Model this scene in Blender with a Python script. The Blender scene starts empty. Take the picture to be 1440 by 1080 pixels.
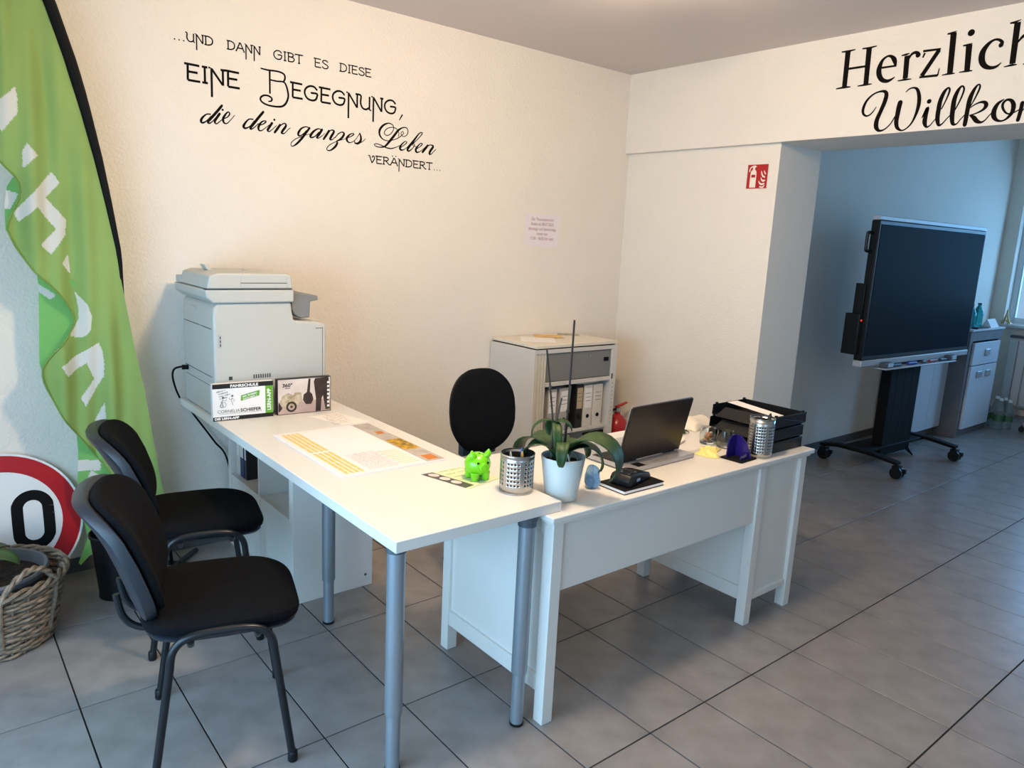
import bpy, bmesh, math, random
from mathutils import Vector, Matrix
from math import pi, sin, cos, radians

sc = bpy.context.scene
COL = sc.collection
random.seed(7)

def lin(r, g, b):
    f = lambda c: (c/255/12.92) if c/255 <= .04045 else ((c/255+.055)/1.055)**2.4
    return (f(r), f(g), f(b), 1.0)

# ------------------------------------------------------------------ camera
H_CAM = 1.5755
cam_d = bpy.data.cameras.new('camera'); cam = bpy.data.objects.new('camera', cam_d); COL.objects.link(cam)
cam_d.sensor_width = 36; cam_d.lens = 1035.82*36/1440; cam_d.clip_start = .02
RT = Vector((.77667, -.62807, .04818)); UP = Vector((.08369, .17869, .98034)); BK = Vector((-.62433, -.75736, .19135))
m = Matrix((RT, UP, BK)).transposed().to_4x4(); m.translation = (0, 0, H_CAM)
cam.matrix_world = m
sc.camera = cam

# ------------------------------------------------------------------ world, daylight, exposure
w = bpy.data.worlds.new('world'); sc.world = w; w.use_nodes = True
bg = w.node_tree.nodes['Background']; bg.inputs[0].default_value = (.50, .72, 1.0, 1); bg.inputs[1].default_value = .9
sc.view_settings.view_transform = 'Standard'
try: sc.view_settings.look = 'None'
except Exception: pass
sc.view_settings.gamma = 1; sc.view_settings.use_curve_mapping = False
sc.view_settings.exposure = 0.0

def area(name, loc, target, sx, sy, power, col):
    l = bpy.data.lights.new(name, 'AREA'); l.shape = 'RECTANGLE'; l.size = sx; l.size_y = sy
    l.energy = power; l.color = col
    o = bpy.data.objects.new(name, l); COL.objects.link(o); o.location = loc
    d = Vector(target)-Vector(loc); o.rotation_euler = d.to_track_quat('-Z', 'Y').to_euler()
    return o
DAY = (.46, .73, 1.0)
area('daylight_shop_window_left', (-.89, 1.25, .94), (.5, 1.25, .50), 2.5, 1.5, 125, (.42, .70, 1.0))
area('daylight_shop_window_front', (-.1, -2.75, 1.5), (.5, .6, .2), 2.2, 1.8, 26, (.60, .80, 1.0))
area('daylight_far_room_window', (9.45, 1.1, 1.8), (7.5, 1.3, 1.1), 2.2, 1.5, 165, (.25, .56, 1.0))

# ------------------------------------------------------------------ room numbers (metres)
YW, XB, XW, HC, HB, YP = 3.640, 3.9104, 3.9483, 2.710, 2.197, 2.4715
XL, YF, XE, YE, XP = -.75, -2.6, 9.1, 2.94, 4.395   # left wall, front wall, far window wall, far room wall, opening back edge

# ------------------------------------------------------------------ materials
MATS = {}
def mat(name, rgb, rough=.5, metal=0, bump=None, var=None, spec=.5, trans=0, alpha=1, coat=0, emit=None, ior=1.45, objvar=0, sheen=0, transl=0):
    """procedural principled material. bump=(scale,strength,distance) var=(scale,amount[,second rgb])"""
    if name in MATS: return MATS[name]
    M = bpy.data.materials.new(name); M.use_nodes = True; nt = M.node_tree; b = nt.nodes['Principled BSDF']
    c = lin(*rgb)
    b.inputs['Base Color'].default_value = c; b.inputs['Roughness'].default_value = rough
    b.inputs['Metallic'].default_value = metal; b.inputs['IOR'].default_value = ior
    b.inputs['Specular IOR Level'].default_value = spec
    b.inputs['Transmission Weight'].default_value = trans; b.inputs['Alpha'].default_value = alpha
    b.inputs['Coat Weight'].default_value = coat
    b.inputs['Sheen Weight'].default_value = sheen
    if emit: b.inputs['Emission Color'].default_value = lin(*emit[0]); b.inputs['Emission Strength'].default_value = emit[1]
    tc = None
    def coord():
        nonlocal tc
        if tc is None: tc = nt.nodes.new('ShaderNodeTexCoord')
        return tc.outputs['Object']
    col = None
    if var:
        n = nt.nodes.new('ShaderNodeTexNoise'); n.inputs['Scale'].default_value = var[0]; n.inputs['Detail'].default_value = 6
        nt.links.new(coord(), n.inputs['Vector'])
        mx = nt.nodes.new('ShaderNodeMix'); mx.data_type = 'RGBA'
        c2 = lin(*var[2]) if len(var) > 2 else tuple(v*(1-var[1]) for v in c[:3])+(1,)
        c1 = c if len(var) > 2 else tuple(min(1, v*(1+var[1])) for v in c[:3])+(1,)
        mx.inputs['A'].default_value = c1; mx.inputs['B'].default_value = c2
        cr = nt.nodes.new('ShaderNodeMapRange'); cr.inputs[1].default_value = .32; cr.inputs[2].default_value = .68
        nt.links.new(n.outputs['Fac'], cr.inputs[0]); nt.links.new(cr.outputs[0], mx.inputs['Factor'])
        col = mx.outputs['Result']
    if objvar:
        oi = nt.nodes.new('ShaderNodeObjectInfo'); mr = nt.nodes.new('ShaderNodeMapRange')
        mr.inputs[3].default_value = 1-objvar; mr.inputs[4].default_value = 1+objvar
        nt.links.new(oi.outputs['Random'], mr.inputs[0])
        vm = nt.nodes.new('ShaderNodeVectorMath'); vm.operation = 'SCALE'
        if col is None: vm.inputs[0].default_value = c[:3]
        else: nt.links.new(col, vm.inputs[0])
        nt.links.new(mr.outputs[0], vm.inputs['Scale']); col = vm.outputs[0]
    if col is not None: nt.links.new(col, b.inputs['Base Color'])
    if bump:
        n = nt.nodes.new('ShaderNodeTexNoise'); n.inputs['Scale'].default_value = bump[0]; n.inputs['Detail'].default_value = 4
        nt.links.new(coord(), n.inputs['Vector'])
        bn = nt.nodes.new('ShaderNodeBump'); bn.inputs['Strength'].default_value = bump[1]; bn.inputs['Distance'].default_value = bump[2]
        nt.links.new(n.outputs['Fac'], bn.inputs['Height']); nt.links.new(bn.outputs['Normal'], b.inputs['Normal'])
    if transl:
        t = nt.nodes.new('ShaderNodeBsdfTranslucent'); mx2 = nt.nodes.new('ShaderNodeMixShader'); mx2.inputs[0].default_value = transl
        if col is not None: nt.links.new(col, t.inputs['Color'])
        else: t.inputs['Color'].default_value = c
        out = nt.nodes['Material Output']
        nt.links.new(b.outputs[0], mx2.inputs[1]); nt.links.new(t.outputs[0], mx2.inputs[2]); nt.links.new(mx2.outputs[0], out.inputs['Surface'])
    MATS[name] = M
    return M

def pane_mat(name, tint, gloss=.08):
    if name in MATS: return MATS[name]
    M = bpy.data.materials.new(name); M.use_nodes = True; nt = M.node_tree
    nt.nodes.remove(nt.nodes['Principled BSDF'])
    t = nt.nodes.new('ShaderNodeBsdfTransparent'); t.inputs['Color'].default_value = lin(*tint)
    g = nt.nodes.new('ShaderNodeBsdfGlossy'); g.inputs['Roughness'].default_value = .03
    lw = nt.nodes.new('ShaderNodeLayerWeight'); lw.inputs['Blend'].default_value = .25
    mr = nt.nodes.new('ShaderNodeMapRange'); mr.inputs[3].default_value = gloss; mr.inputs[4].default_value = .75
    nt.links.new(lw.outputs['Facing'], mr.inputs[0])
    mx = nt.nodes.new('ShaderNodeMixShader'); nt.links.new(mr.outputs[0], mx.inputs[0])
    nt.links.new(t.outputs[0], mx.inputs[1]); nt.links.new(g.outputs[0], mx.inputs[2])
    nt.links.new(mx.outputs[0], nt.nodes['Material Output'].inputs['Surface'])
    MATS[name] = M
    return M

M_WALL = mat('wall_plaster', (232, 224, 212), .9, bump=(85, .6, .007), var=(3, .015))
M_CEIL = mat('ceiling_paint', (214, 202, 196), .95, bump=(60, .1, .003))
M_TILE = mat('floor_tile', (134, 129, 126), .30, var=(9, .15), bump=(30, .05, .002), objvar=.035)
M_TILEF = mat('floor_tile_field', (134, 129, 126), .30, var=(9, .15), bump=(30, .06, .002))
M_GROUT = mat('floor_grout', (48, 44, 42), .95, var=(20, .15), spec=.1)
M_SKIRT = mat('skirting_tile', (84, 82, 82), .5, var=(9, .1))
M_WHITE = mat('white_laminate', (220, 217, 210), .38, var=(1.5, .012))
M_DESK = mat('white_painted_wood', (220, 217, 210), .42, var=(2, .015))
M_STEELGREY = mat('grey_powder_coat', (150, 160, 168), .32, metal=.55)
M_DKGREYP = mat('dark_grey_plastic', (74, 82, 90), .5)
M_BLACKP = mat('black_plastic', (18, 19, 21), .45, spec=.35)
M_SHELL = mat('chair_shell_plastic', (36, 40, 46), .38, bump=(400, .15, .001))
M_BLACKM = mat('black_metal_tube', (30, 33, 36), .32, metal=.3)
M_FABRIC = mat('black_fabric', (12, 13, 16), .98, bump=(260, .5, .003), var=(60, .25), spec=.15)
M_INK = mat('black_vinyl', (20, 16, 13), .9, spec=.1)
M_PRN = mat('printer_plastic', (184, 186, 180), .5, bump=(300, .08, .001))
M_PRND = mat('printer_grey', (120, 122, 122), .5)
M_LINE = mat('dark_seam', (60, 62, 62), .7)
M_STEEL = mat('brushed_steel', (186, 186, 184), .26, metal=1, bump=(120, .08, .001))
M_PAPER = mat('white_paper', (238, 234, 230), .8)
M_BLACK = mat('matte_black', (11, 11, 12), .7, spec=.2)

# ------------------------------------------------------------------ mesh collector
class MB:
    def __init__(s): s.v = []; s.f = []; s.mi = []
    def add(s, vs, fs, mi=0):
        o = len(s.v); s.v += [tuple(p) for p in vs]; s.f += [tuple(i+o for i in f) for f in fs]; s.mi += [mi]*len(fs); return s
    def box(s, x0, y0, z0, x1, y1, z1, mi=0):
        x0, x1 = sorted((x0, x1)); y0, y1 = sorted((y0, y1)); z0, z1 = sorted((z0, z1))
        return s.add([(x0,y0,z0),(x1,y0,z0),(x1,y1,z0),(x0,y1,z0),(x0,y0,z1),(x1,y0,z1),(x1,y1,z1),(x0,y1,z1)],
                     [(0,3,2,1),(4,5,6,7),(0,1,5,4),(1,2,6,5),(2,3,7,6),(3,0,4,7)], mi)
    def prism(s, pts, fn, t0, t1, mi=0):
        """polygon pts (2d, ccw) extruded between t0 and t1, fn(a,b,t)->xyz"""
        n = len(pts)
        vs = [fn(a, b, t0) for a, b in pts]+[fn(a, b, t1) for a, b in pts]
        fs = [tuple(range(n))[::-1], tuple(range(n, 2*n))]+[(i, (i+1) % n, n+(i+1) % n, n+i) for i in range(n)]
        return s.add(vs, fs, mi)
    def tube(s, path, r, seg=10, cap=True, mi=0, closed=False):
        path = [Vector(p) for p in path]; n = len(path); rs = r if isinstance(r, (list, tuple)) else [r]*n
        vs = []; prev = None
        for i, p in enumerate(path):
            if closed: t = path[(i+1) % n]-path[i-1]
            else: t = path[min(i+1, n-1)]-path[max(i-1, 0)]
            if t.length < 1e-9: t = Vector((0, 0, 1))
            t.normalize()
            if prev is None:
                a = Vector((0, 0, 1)) if abs(t.z) < .9 else Vector((1, 0, 0))
                u = t.cross(a).normalized()
            else:
                u = prev-t*prev.dot(t)
                u = u.normalized() if u.length > 1e-6 else t.cross(Vector((0, 0, 1))).normalized()
            prev = u; vv = t.cross(u)
            for k in range(seg):
                a = 2*pi*k/seg; vs.append(p+(u*cos(a)+vv*sin(a))*rs[i])
        fs = []
        for i in range(n if closed else n-1):
            j = (i+1) % n
            for k in range(seg):
                fs.append((i*seg+k, i*seg+(k+1) % seg, j*seg+(k+1) % seg, j*seg+k))
        if cap and not closed:
            fs.append(tuple(range(seg))[::-1]); fs.append(tuple((n-1)*seg+k for k in range(seg)))
        return s.add(vs, fs, mi)
    def lathe(s, prof, c=(0, 0, 0), seg=24, mi=0, caps=True, sx=1, sy=1):
        vs = []; fs = []; n = len(prof)
        for r, z in prof:
            for k in range(seg):
                a = 2*pi*k/seg; vs.append((c[0]+r*cos(a)*sx, c[1]+r*sin(a)*sy, c[2]+z))
        for i in range(n-1):
            for k in range(seg):
                fs.append((i*seg+k, i*seg+(k+1) % seg, (i+1)*seg+(k+1) % seg, (i+1)*seg+k))
        if caps:
            if prof[0][0] > 1e-5: fs.append(tuple(range(seg))[::-1])
            if prof[-1][0] > 1e-5: fs.append(tuple((n-1)*seg+k for k in range(seg)))
        return s.add(vs, fs, mi)
    def cyl(s, p, q, r, seg=16, mi=0): return s.tube([p, q], r, seg, True, mi)
    def sell(s, a, b, c, e1=.4, e2=.4, nu=32, nv=16, fn=None, mi=0, at=(0, 0, 0)):
        """superellipsoid half sizes a,b,c"""
        sp = lambda x, e: math.copysign(abs(x)**e, x)
        vs = []
        for j in range(nv+1):
            v = -pi/2+pi*j/nv
            for i in range(nu):
                u = 2*pi*i/nu
                p = (a*sp(cos(v), e1)*sp(cos(u), e2), b*sp(cos(v), e1)*sp(sin(u), e2), c*sp(sin(v), e1))
                if fn: p = fn(*p)
                vs.append((p[0]+at[0], p[1]+at[1], p[2]+at[2]))
        fs = []
        for j in range(nv):
            for i in range(nu):
                fs.append((j*nu+i, j*nu+(i+1) % nu, (j+1)*nu+(i+1) % nu, (j+1)*nu+i))
        return s.add(vs, fs, mi)
    def grid(s, fn, nu, nv, mi=0):
        vs = [fn(i/nu, j/nv) for j in range(nv+1) for i in range(nu+1)]
        fs = [(j*(nu+1)+i, j*(nu+1)+i+1, (j+1)*(nu+1)+i+1, (j+1)*(nu+1)+i) for j in range(nv) for i in range(nu)]
        return s.add(vs, fs, mi)
    def xf(s, fn):
        s.v = [tuple(fn(*p)) for p in s.v]; return s
    def build(s, name, mats, parent=None, world=False, bevel=0, bseg=2, smooth=35, solid=0):
        if not isinstance(mats, (list, tuple)): mats = [mats]
        off = Vector((0, 0, 0)); loc = Vector((0, 0, 0))
        if world:
            if parent is not None:
                r = parent
                while r.parent: r = r.parent
                off = Vector(r.location)
            else:
                xs, ys, zs = zip(*s.v)
                off = Vector(((min(xs)+max(xs))/2, (min(ys)+max(ys))/2, min(zs))); loc = off
        me = bpy.data.meshes.new(name); me.from_pydata([tuple(Vector(p)-off) for p in s.v], [], s.f)
        for q in mats: me.materials.append(q)
        if len(mats) > 1: me.polygons.foreach_set('material_index', s.mi)
        bm = bmesh.new(); bm.from_mesh(me)
        bmesh.ops.remove_doubles(bm, verts=bm.verts, dist=1e-6)
        bmesh.ops.recalc_face_normals(bm, faces=bm.faces); bm.to_mesh(me); bm.free()
        if smooth:
            me.polygons.foreach_set('use_smooth', [True]*len(me.polygons)); me.set_sharp_from_angle(angle=radians(smooth))
        o = bpy.data.objects.new(name, me); COL.objects.link(o); o.location = loc
        if parent is not None: o.parent = parent
        if solid:
            md = o.modifiers.new('thickness', 'SOLIDIFY'); md.thickness = solid; md.offset = 0
        if bevel:
            md = o.modifiers.new('bevel', 'BEVEL'); md.width = bevel; md.segments = bseg; md.limit_method = 'ANGLE'; md.angle_limit = radians(40)
            md.harden_normals = False
        return o

def tag(o, label, cat, group=None):
    o['label'] = label; o['category'] = cat
    if group: o['group'] = group
    return o
def thing(name, label, cat, loc=(0, 0, 0), rotz=0, group=None):
    o = bpy.data.objects.new(name, None); COL.objects.link(o); o.location = loc; o.rotation_euler = (0, 0, rotz)
    o.empty_display_size = .05
    return tag(o, label, cat, group)
def struct(o): o['kind'] = 'structure'; return o
def dup(root, loc, rotz, label, name=None):
    r = root.copy(); COL.objects.link(r); r.location = loc; r.rotation_euler = (0, 0, rotz); r['label'] = label
    for ch in list(root.children):
        c = ch.copy(); COL.objects.link(c); c.parent = r
        for g in list(ch.children):
            d = g.copy(); COL.objects.link(d); d.parent = c
    return r

def catmull(P, n=6, closed=False):
    """smooth interpolation of tuples"""
    out = []; m = len(P)
    rng = range(m if closed else m-1)
    for i in rng:
        p0 = P[i-1] if (closed or i > 0) else P[i]; p1 = P[i]; p2 = P[(i+1) % m]
        p3 = P[(i+2) % m] if (closed or i+2 < m) else p2
        for k in range(n):
            t = k/n; t2 = t*t; t3 = t2*t
            out.append(tuple(.5*((2*b)+(-a+c)*t+(2*a-5*b+4*c-d)*t2+(-a+3*b-3*c+d)*t3) for a, b, c, d in zip(p0, p1, p2, p3)))
    if not closed: out.append(tuple(P[-1]))
    return out
def interp(tab, z):
    """tab sorted descending in key: [(key,val)]"""
    if z >= tab[0][0]: return tab[0][1]
    for (a, x), (b, y) in zip(tab, tab[1:]):
        if a >= z >= b: return x+(y-x)*(a-z)/(a-b if a != b else 1)
    return tab[-1][1]

def stroke2d(pts, smooth=True):
    """pts (x,y,width) -> polygons (list of quads) in 2d"""
    P = catmull(pts, 5) if smooth and len(pts) > 2 else list(pts)
    L = []; R = []
    for i, (x, y, wd) in enumerate(P):
        a = P[max(i-1, 0)]; b = P[min(i+1, len(P)-1)]
        dx, dy = b[0]-a[0], b[1]-a[1]; d = math.hypot(dx, dy) or 1
        nx, ny = -dy/d*wd/2, dx/d*wd/2
        L.append((x+nx, y+ny)); R.append((x-nx, y-ny))
    vs = L+R; n = len(P)
    return vs, [(i, i+1, n+i+1, n+i) for i in range(n-1)]
def letters(mb, data, fn, mi=0):
    """stroke data in millimetres -> mesh; fn(a,b,t) maps metres to space. thin vinyl"""
    lay = 0
    for kind, o in data:
        pts = [(o[i]/1000, o[i+1]/1000, o[i+2]/1000) for i in range(0, len(o), 3)]
        lay += 1; t = .0006+.00002*(lay % 12)
        if kind == 'd':
            x, y, r = pts[0]
            n = 14; mb.add([fn(x+r*cos(2*pi*k/n), y+r*sin(2*pi*k/n), t) for k in range(n)], [tuple(range(n))], mi)
        else:
            vs, fs = stroke2d(pts, kind == 's'); mb.add([fn(x, y, t) for x, y in vs], fs, mi)
            if kind == 's':
                for (x, y, wd) in (pts[0], pts[-1]):
                    n = 8; mb.add([fn(x+wd/2*cos(2*pi*k/n), y+wd/2*sin(2*pi*k/n), t+.00001) for k in range(n)], [tuple(range(n))], mi)
def text_faces(body, size, xs=1.0, shear=0, bold=0):
    """built-in lettering as flat faces, origin lower left; returns (verts2d, faces, width)"""
    cu = bpy.data.curves.new('t', 'FONT'); cu.body = body; cu.size = size; cu.shear = shear; cu.offset = bold; cu.resolution_u = 3
    o = bpy.data.objects.new('t', cu); COL.objects.link(o)
    dg = bpy.context.evaluated_depsgraph_get(); dg.update()
    me = bpy.data.meshes.new_from_object(o.evaluated_get(dg))
    vs = [(v.co.x*xs, v.co.y) for v in me.vertices]; fs = [tuple(p.vertices) for p in me.polygons]
    bpy.data.objects.remove(o); bpy.data.curves.remove(cu); bpy.data.meshes.remove(me)
    wdt = max([v[0] for v in vs], default=0)
    return vs, fs, wdt
def put_text(mb, body, size, fn, x, y, t, width=None, rot=0, shear=0, bold=0, mi=0, center=False):
    vs, fs, wd = text_faces(body, size, 1, shear, bold)
    k = (width/wd) if (width and wd) else 1
    ox = -(wd*k)/2 if center else 0
    c, s_ = cos(rot), sin(rot)
    mb.add([fn(x+((a*k+ox)*c-b*s_), y+((a*k+ox)*s_+b*c), t) for a, b in vs], fs, mi)
# ================================================================== the room
def slab(name, boxes, m_, bevel=0):
    b = MB()
    for q in boxes: b.box(*q)
    return struct(b.build(name, m_, world=True, bevel=bevel, smooth=0))
slab('wall_back', [(XL-.15, YW, 0, XP, YW+.15, HC)], M_WALL)
slab('wall_right', [(XW, YP, 0, XP, YW, HB)], M_WALL)
slab('wall_lintel', [(XB, YF, HB, XP, YW, HC)], M_WALL)
slab('wall_far_room', [(XP, YE, 0, XE+.3, YE+.15, 3.05)], M_WALL)
slab('ceiling', [(XL-.15, YF-.15, HC, XP, YW+.15, HC+.12), (XP-.1, YF-.15, 3.05, XE+.4, YE+.15, 3.17), (XP-.1, YF-.15, HC+.12, XP, YE+.15, 3.05)], M_CEIL)
# left wall with a shop window, front wall with a shop window, far wall with a window
slab('wall_left', [(XL-.15, YF, 0, XL, YW, .12), (XL-.15, YF, 1.75, XL, YW, HC), (XL-.15, YF, .12, XL, -.1, 1.75), (XL-.15, 2.6, .12, XL, YW, 1.75)], M_WALL)
slab('wall_front', [(XL, YF-.15, 0, XE, YF, .12), (XL, YF-.15, 2.45, XP, YF, HC), (XP, YF-.15, 2.45, XE, YF, 3.05), (XL, YF-.15, .12, -.6, YF, 2.45), (2.05, YF-.15, .12, XE, YF, 2.45)], M_WALL)
slab('wall_far', [(XE, YF, 0, XE+.3, YE, .94), (XE, YF, 2.47, XE+.3, YE, 3.05), (XE, 2.80, .94, XE+.3, YE, 2.47), (XE, YF, .94, XE+.3, -.1, 2.47)], M_WALL)
M_FRAME = mat('window_frame_white', (226, 230, 232), .4)
def window(name, axis, a0, a1, z0, z1, pos, depth, mull):
    """axis 'x': pane in plane x=pos spanning y; axis 'y': pane in plane y=pos spanning x"""
    def bx(mb, a, b, c, d, t0, t1):
        if axis == 'x': mb.box(t0, a, c, t1, b, d)
        else: mb.box(a, t0, c, b, t1, d)
    f = MB(); t = .06
    bx(f, a0, a0+t, z0, z1, pos, pos+depth); bx(f, a1-t, a1, z0, z1, pos, pos+depth)
    bx(f, a0+t, a1-t, z0, z0+t, pos, pos+depth); bx(f, a0+t, a1-t, z1-t, z1, pos, pos+depth)
    for q in mull: bx(f, q-.03, q+.03, z0+t, z1-t, pos, pos+depth)
    fo = struct(f.build(name, M_FRAME, world=True, bevel=.004, smooth=0))
    edges = [a0+t]+[e for q in mull for e in (q-.03, q+.03)]+[a1-t]
    for i in range(0, len(edges), 2):
        g = MB(); bx(g, edges[i], edges[i+1], z0+t, z1-t, pos+depth*.4, pos+depth*.4+.006)
        p = g.build('window_pane', pane_mat('clear_pane', (240, 248, 250)), parent=fo, world=True, smooth=0)
    return fo
window('window_1', 'x', -.1, 2.80, .96, 2.47, XE+.12, .07, [1.9, 1.0])
window('window_2', 'x', -.1, 2.6, .12, 1.75, XL-.11, .07, [1.25])
window('window_3', 'y', -.6, 2.05, .12, 2.45, YF-.11, .07, [.4])
struct(MB().box(XE-.13, -.1, .925, XE+.12, 2.80, .955).build('trim_1', mat('window_sill_stone', (196, 196, 194), .4, var=(12, .08)), world=True, bevel=.005))
slab('baseboard_back', [(XL, YW-.010, 0, XW, YW, .065)], M_SKIRT)
slab('baseboard_right', [(XW-.010, YP, 0, XW, YW-.01, .065)], M_SKIRT)
slab('baseboard_opening', [(XW-.010, YP-.010, 0, XP, YP, .065)], M_SKIRT)
slab('baseboard_far_room', [(XP, YE-.010, 0, XE, YE, .065)], M_SKIRT)

# ---- floor: grout bed + one object per tile in view
floor = struct(MB().box(XL-.15, YF-.15, -.12, XE+.3, YW+.15, -.0035).build('floor', M_GROUT, world=True, smooth=0))
TS, TT, TX0, TY0, GAP = .2920, .5898, 1.7797, 1.3513, .0055
tb = MB(); hx, hy, ch = (TS-GAP)/2, (TT-GAP)/2, .0007
ring = lambda i, z: [(-hx+i, -hy+i, z), (hx-i, -hy+i, z), (hx-i, hy-i, z), (-hx+i, hy-i, z)]
tile_v = ring(0, -.008)+ring(0, -.0007)+ring(ch, 0)
tile_f = [(0, 1, 5, 4), (1, 2, 6, 5), (2, 3, 7, 6), (3, 0, 4, 7), (4, 5, 9, 8), (5, 6, 10, 9), (6, 7, 11, 10), (7, 4, 8, 11), (8, 9, 10, 11)]
tile_me = bpy.data.meshes.new('tile'); tile_me.from_pydata(tile_v, [], tile_f); tile_me.materials.append(M_TILE)
fz = floor.location.z; near = []; rest = MB()
def seen(x, y):
    d = Vector((x, y, -H_CAM)); a = -d.dot(BK)
    if a < .1: return False
    u = 720+1035.8*d.dot(RT)/a; v = 540-1035.8*d.dot(UP)/a
    return -170 < u < 1560 and v < 1240
for k in range(-13, 28):
    for r in range(-8, 4):
        x = TX0+(k+.5)*TS; y = TY0+(r+.5)*TT
        if not (XL-.1 < x < XE+.2 and YF-.2 < y < YW): continue
        if x > XP+.2 and y-hy > YE: continue
        ins = seen(x, y) or any(seen(x+a*hx, y+b*hy) for a in (-1, 1) for b in (-1, 1))
        near.append((0 if ins else 1, x*x+y*y, x, y))
near.sort()
for i, (s_, d, x, y) in enumerate(near):
    if i < 298 and s_ == 0:
        o = bpy.data.objects.new('tile', tile_me); COL.objects.link(o); o.parent = floor
        o.location = (x-floor.location.x, y-floor.location.y, -fz)
    else:
        rest.add([(x+a, y+b, c) for a, b, c in tile_v], tile_f)
if rest.v:
    ro = rest.build('tile_field', M_TILEF, parent=floor, world=True, smooth=0); ro['kind'] = 'stuff'

# ---- ceiling lamps (just above and behind the picture)
WARM = (1.0, .75, .49)
M_LAMP = mat('lamp_diffuser', (255, 240, 215), .5, emit=((255, 226, 178), 3.0))
def ceiling_lamp(x, y, label, power):
    t = thing('ceiling_lamp', label, 'lamp', (x, y, HC-.115))
    MB().lathe([(.03, .1149), (.15, .1149), (.155, .10), (.155, .085), (.14, .085)], seg=32).build('lamp_housing', mat('lamp_white_metal', (225, 225, 222), .4), t)
    MB().lathe([(.0, .0), (.06, .006), (.11, .030), (.138, .062), (.142, .085)], seg=32, caps=False).build('diffuser', M_LAMP, t)
    l = bpy.data.lights.new('ceiling_lamp_light', 'POINT'); l.shadow_soft_size = .11; l.energy = power; l.color = WARM
    lo = bpy.data.objects.new('ceiling_lamp_light', l); COL.objects.link(lo); lo.location = (0, 0, -.075); lo.parent = t
    return t
ceiling_lamp(1.48, 1.60, 'round warm ceiling lamp above the corner of table and desk', 102)
ceiling_lamp(2.50, 2.20, 'round warm ceiling lamp nearer the filing cabinet', 13)
# ================================================================== lettering and papers on the walls
fnQ = lambda a, b, t: (a, YW-t, b)
fnH = lambda a, b, t: (XB-t, -a, b)
HERZ=[('l',[-2121,2626,28.3,-2117,2453,26.4]),('l',[-2156,2629,6.5,-2119,2627,11.3,-2082,2630,5]),('l',[-2162,2446,6,-2116,2449,12.2,-2083,2447,5.3]),('l',[-2010,2626,28,-2003,2451,25.8]),('l',[-2046,2628,6.5,-2008,2626,10.8,-1972,2630,5]),('l',[-2046,2446,5.3,-2006,2448,10.8,-1972,2448,5]),('l',[-2107,2539,11.3,-2019,2539,10.8]),('l',[-1934,2520,10,-1860,2520,9.5]),('s',[-1863,2520,10.2,-1873,2549,22.5,-1891,2568,14.3,-1911,2571,10.2,-1933,2555,15.3,-1944,2520,25.1,-1941,2490,25.9,-1924,2463,22.2,-1898,2452,17,-1878,2456,12.2,-1861,2466,5]),('l',[-1813,2560,25.9,-1807,2453,24.5]),('l',[-1841,2564,5.4,-1818,2566,10.9,-1802,2569,3.2]),('l',[-1843,2446,4.8,-1806,2448,10.2,-1776,2447,3.9]),('s',[-1803,2542,6.4,-1793,2562,11.6,-1778,2569,13.6,-1763,2563,17,-1759,2552,16.1]),('d',[-1761,2555,11.9]),('l',[-1740,2569,10.9,-1659,2567,9.7]),('l',[-1737,2539,8.2,-1730,2560,9.7]),('l',[-1666,2564,20,-1730,2454,21.1]),('l',[-1740,2450,9.7,-1656,2448,11.6]),('l',[-1656,2446,7.7,-1653,2480,4.5]),('l',[-1612,2631,27.1,-1602,2452,25.8]),('l',[-1640,2630,6.1,-1619,2630,12.2,-1599,2637,2.6]),('l',[-1637,2446,4.3,-1601,2449,10.9,-1580,2447,4.5]),('l',[-1536,2566,27.1,-1528,2452,24.3]),('l',[-1562,2566,6.4,-1541,2566,10.9,-1522,2571,2.4]),('l',[-1562,2449,4.3,-1528,2450,10.3,-1505,2449,4.5]),('d',[-1535,2618,15.1]),('s',[-1403,2540,15.2,-1399,2554,14.3,-1414,2568,10.9,-1434,2570,10.3,-1456,2555,17.1,-1473,2525,25.5,-1472,2489,26.7,-1456,2463,21.9,-1432,2451,15.8,-1407,2453,11.5,-1390,2467,4]),('d',[-1402,2544,10.3]),('l',[-1350,2630,25.7,-1344,2456,24]),('l',[-1380,2631,6.1,-1361,2631,11.4,-1337,2639,2.3]),('l',[-1376,2447,4.3,-1344,2451,10.3,-1325,2450,4.3]),('s',[-1338,2542,6.1,-1321,2565,12.6,-1301,2573,17.1,-1280,2555,24,-1277,2509,24,-1278,2455,22.8]),('l',[-1302,2448,4.3,-1277,2452,9.7,-1256,2452,4])]
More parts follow.
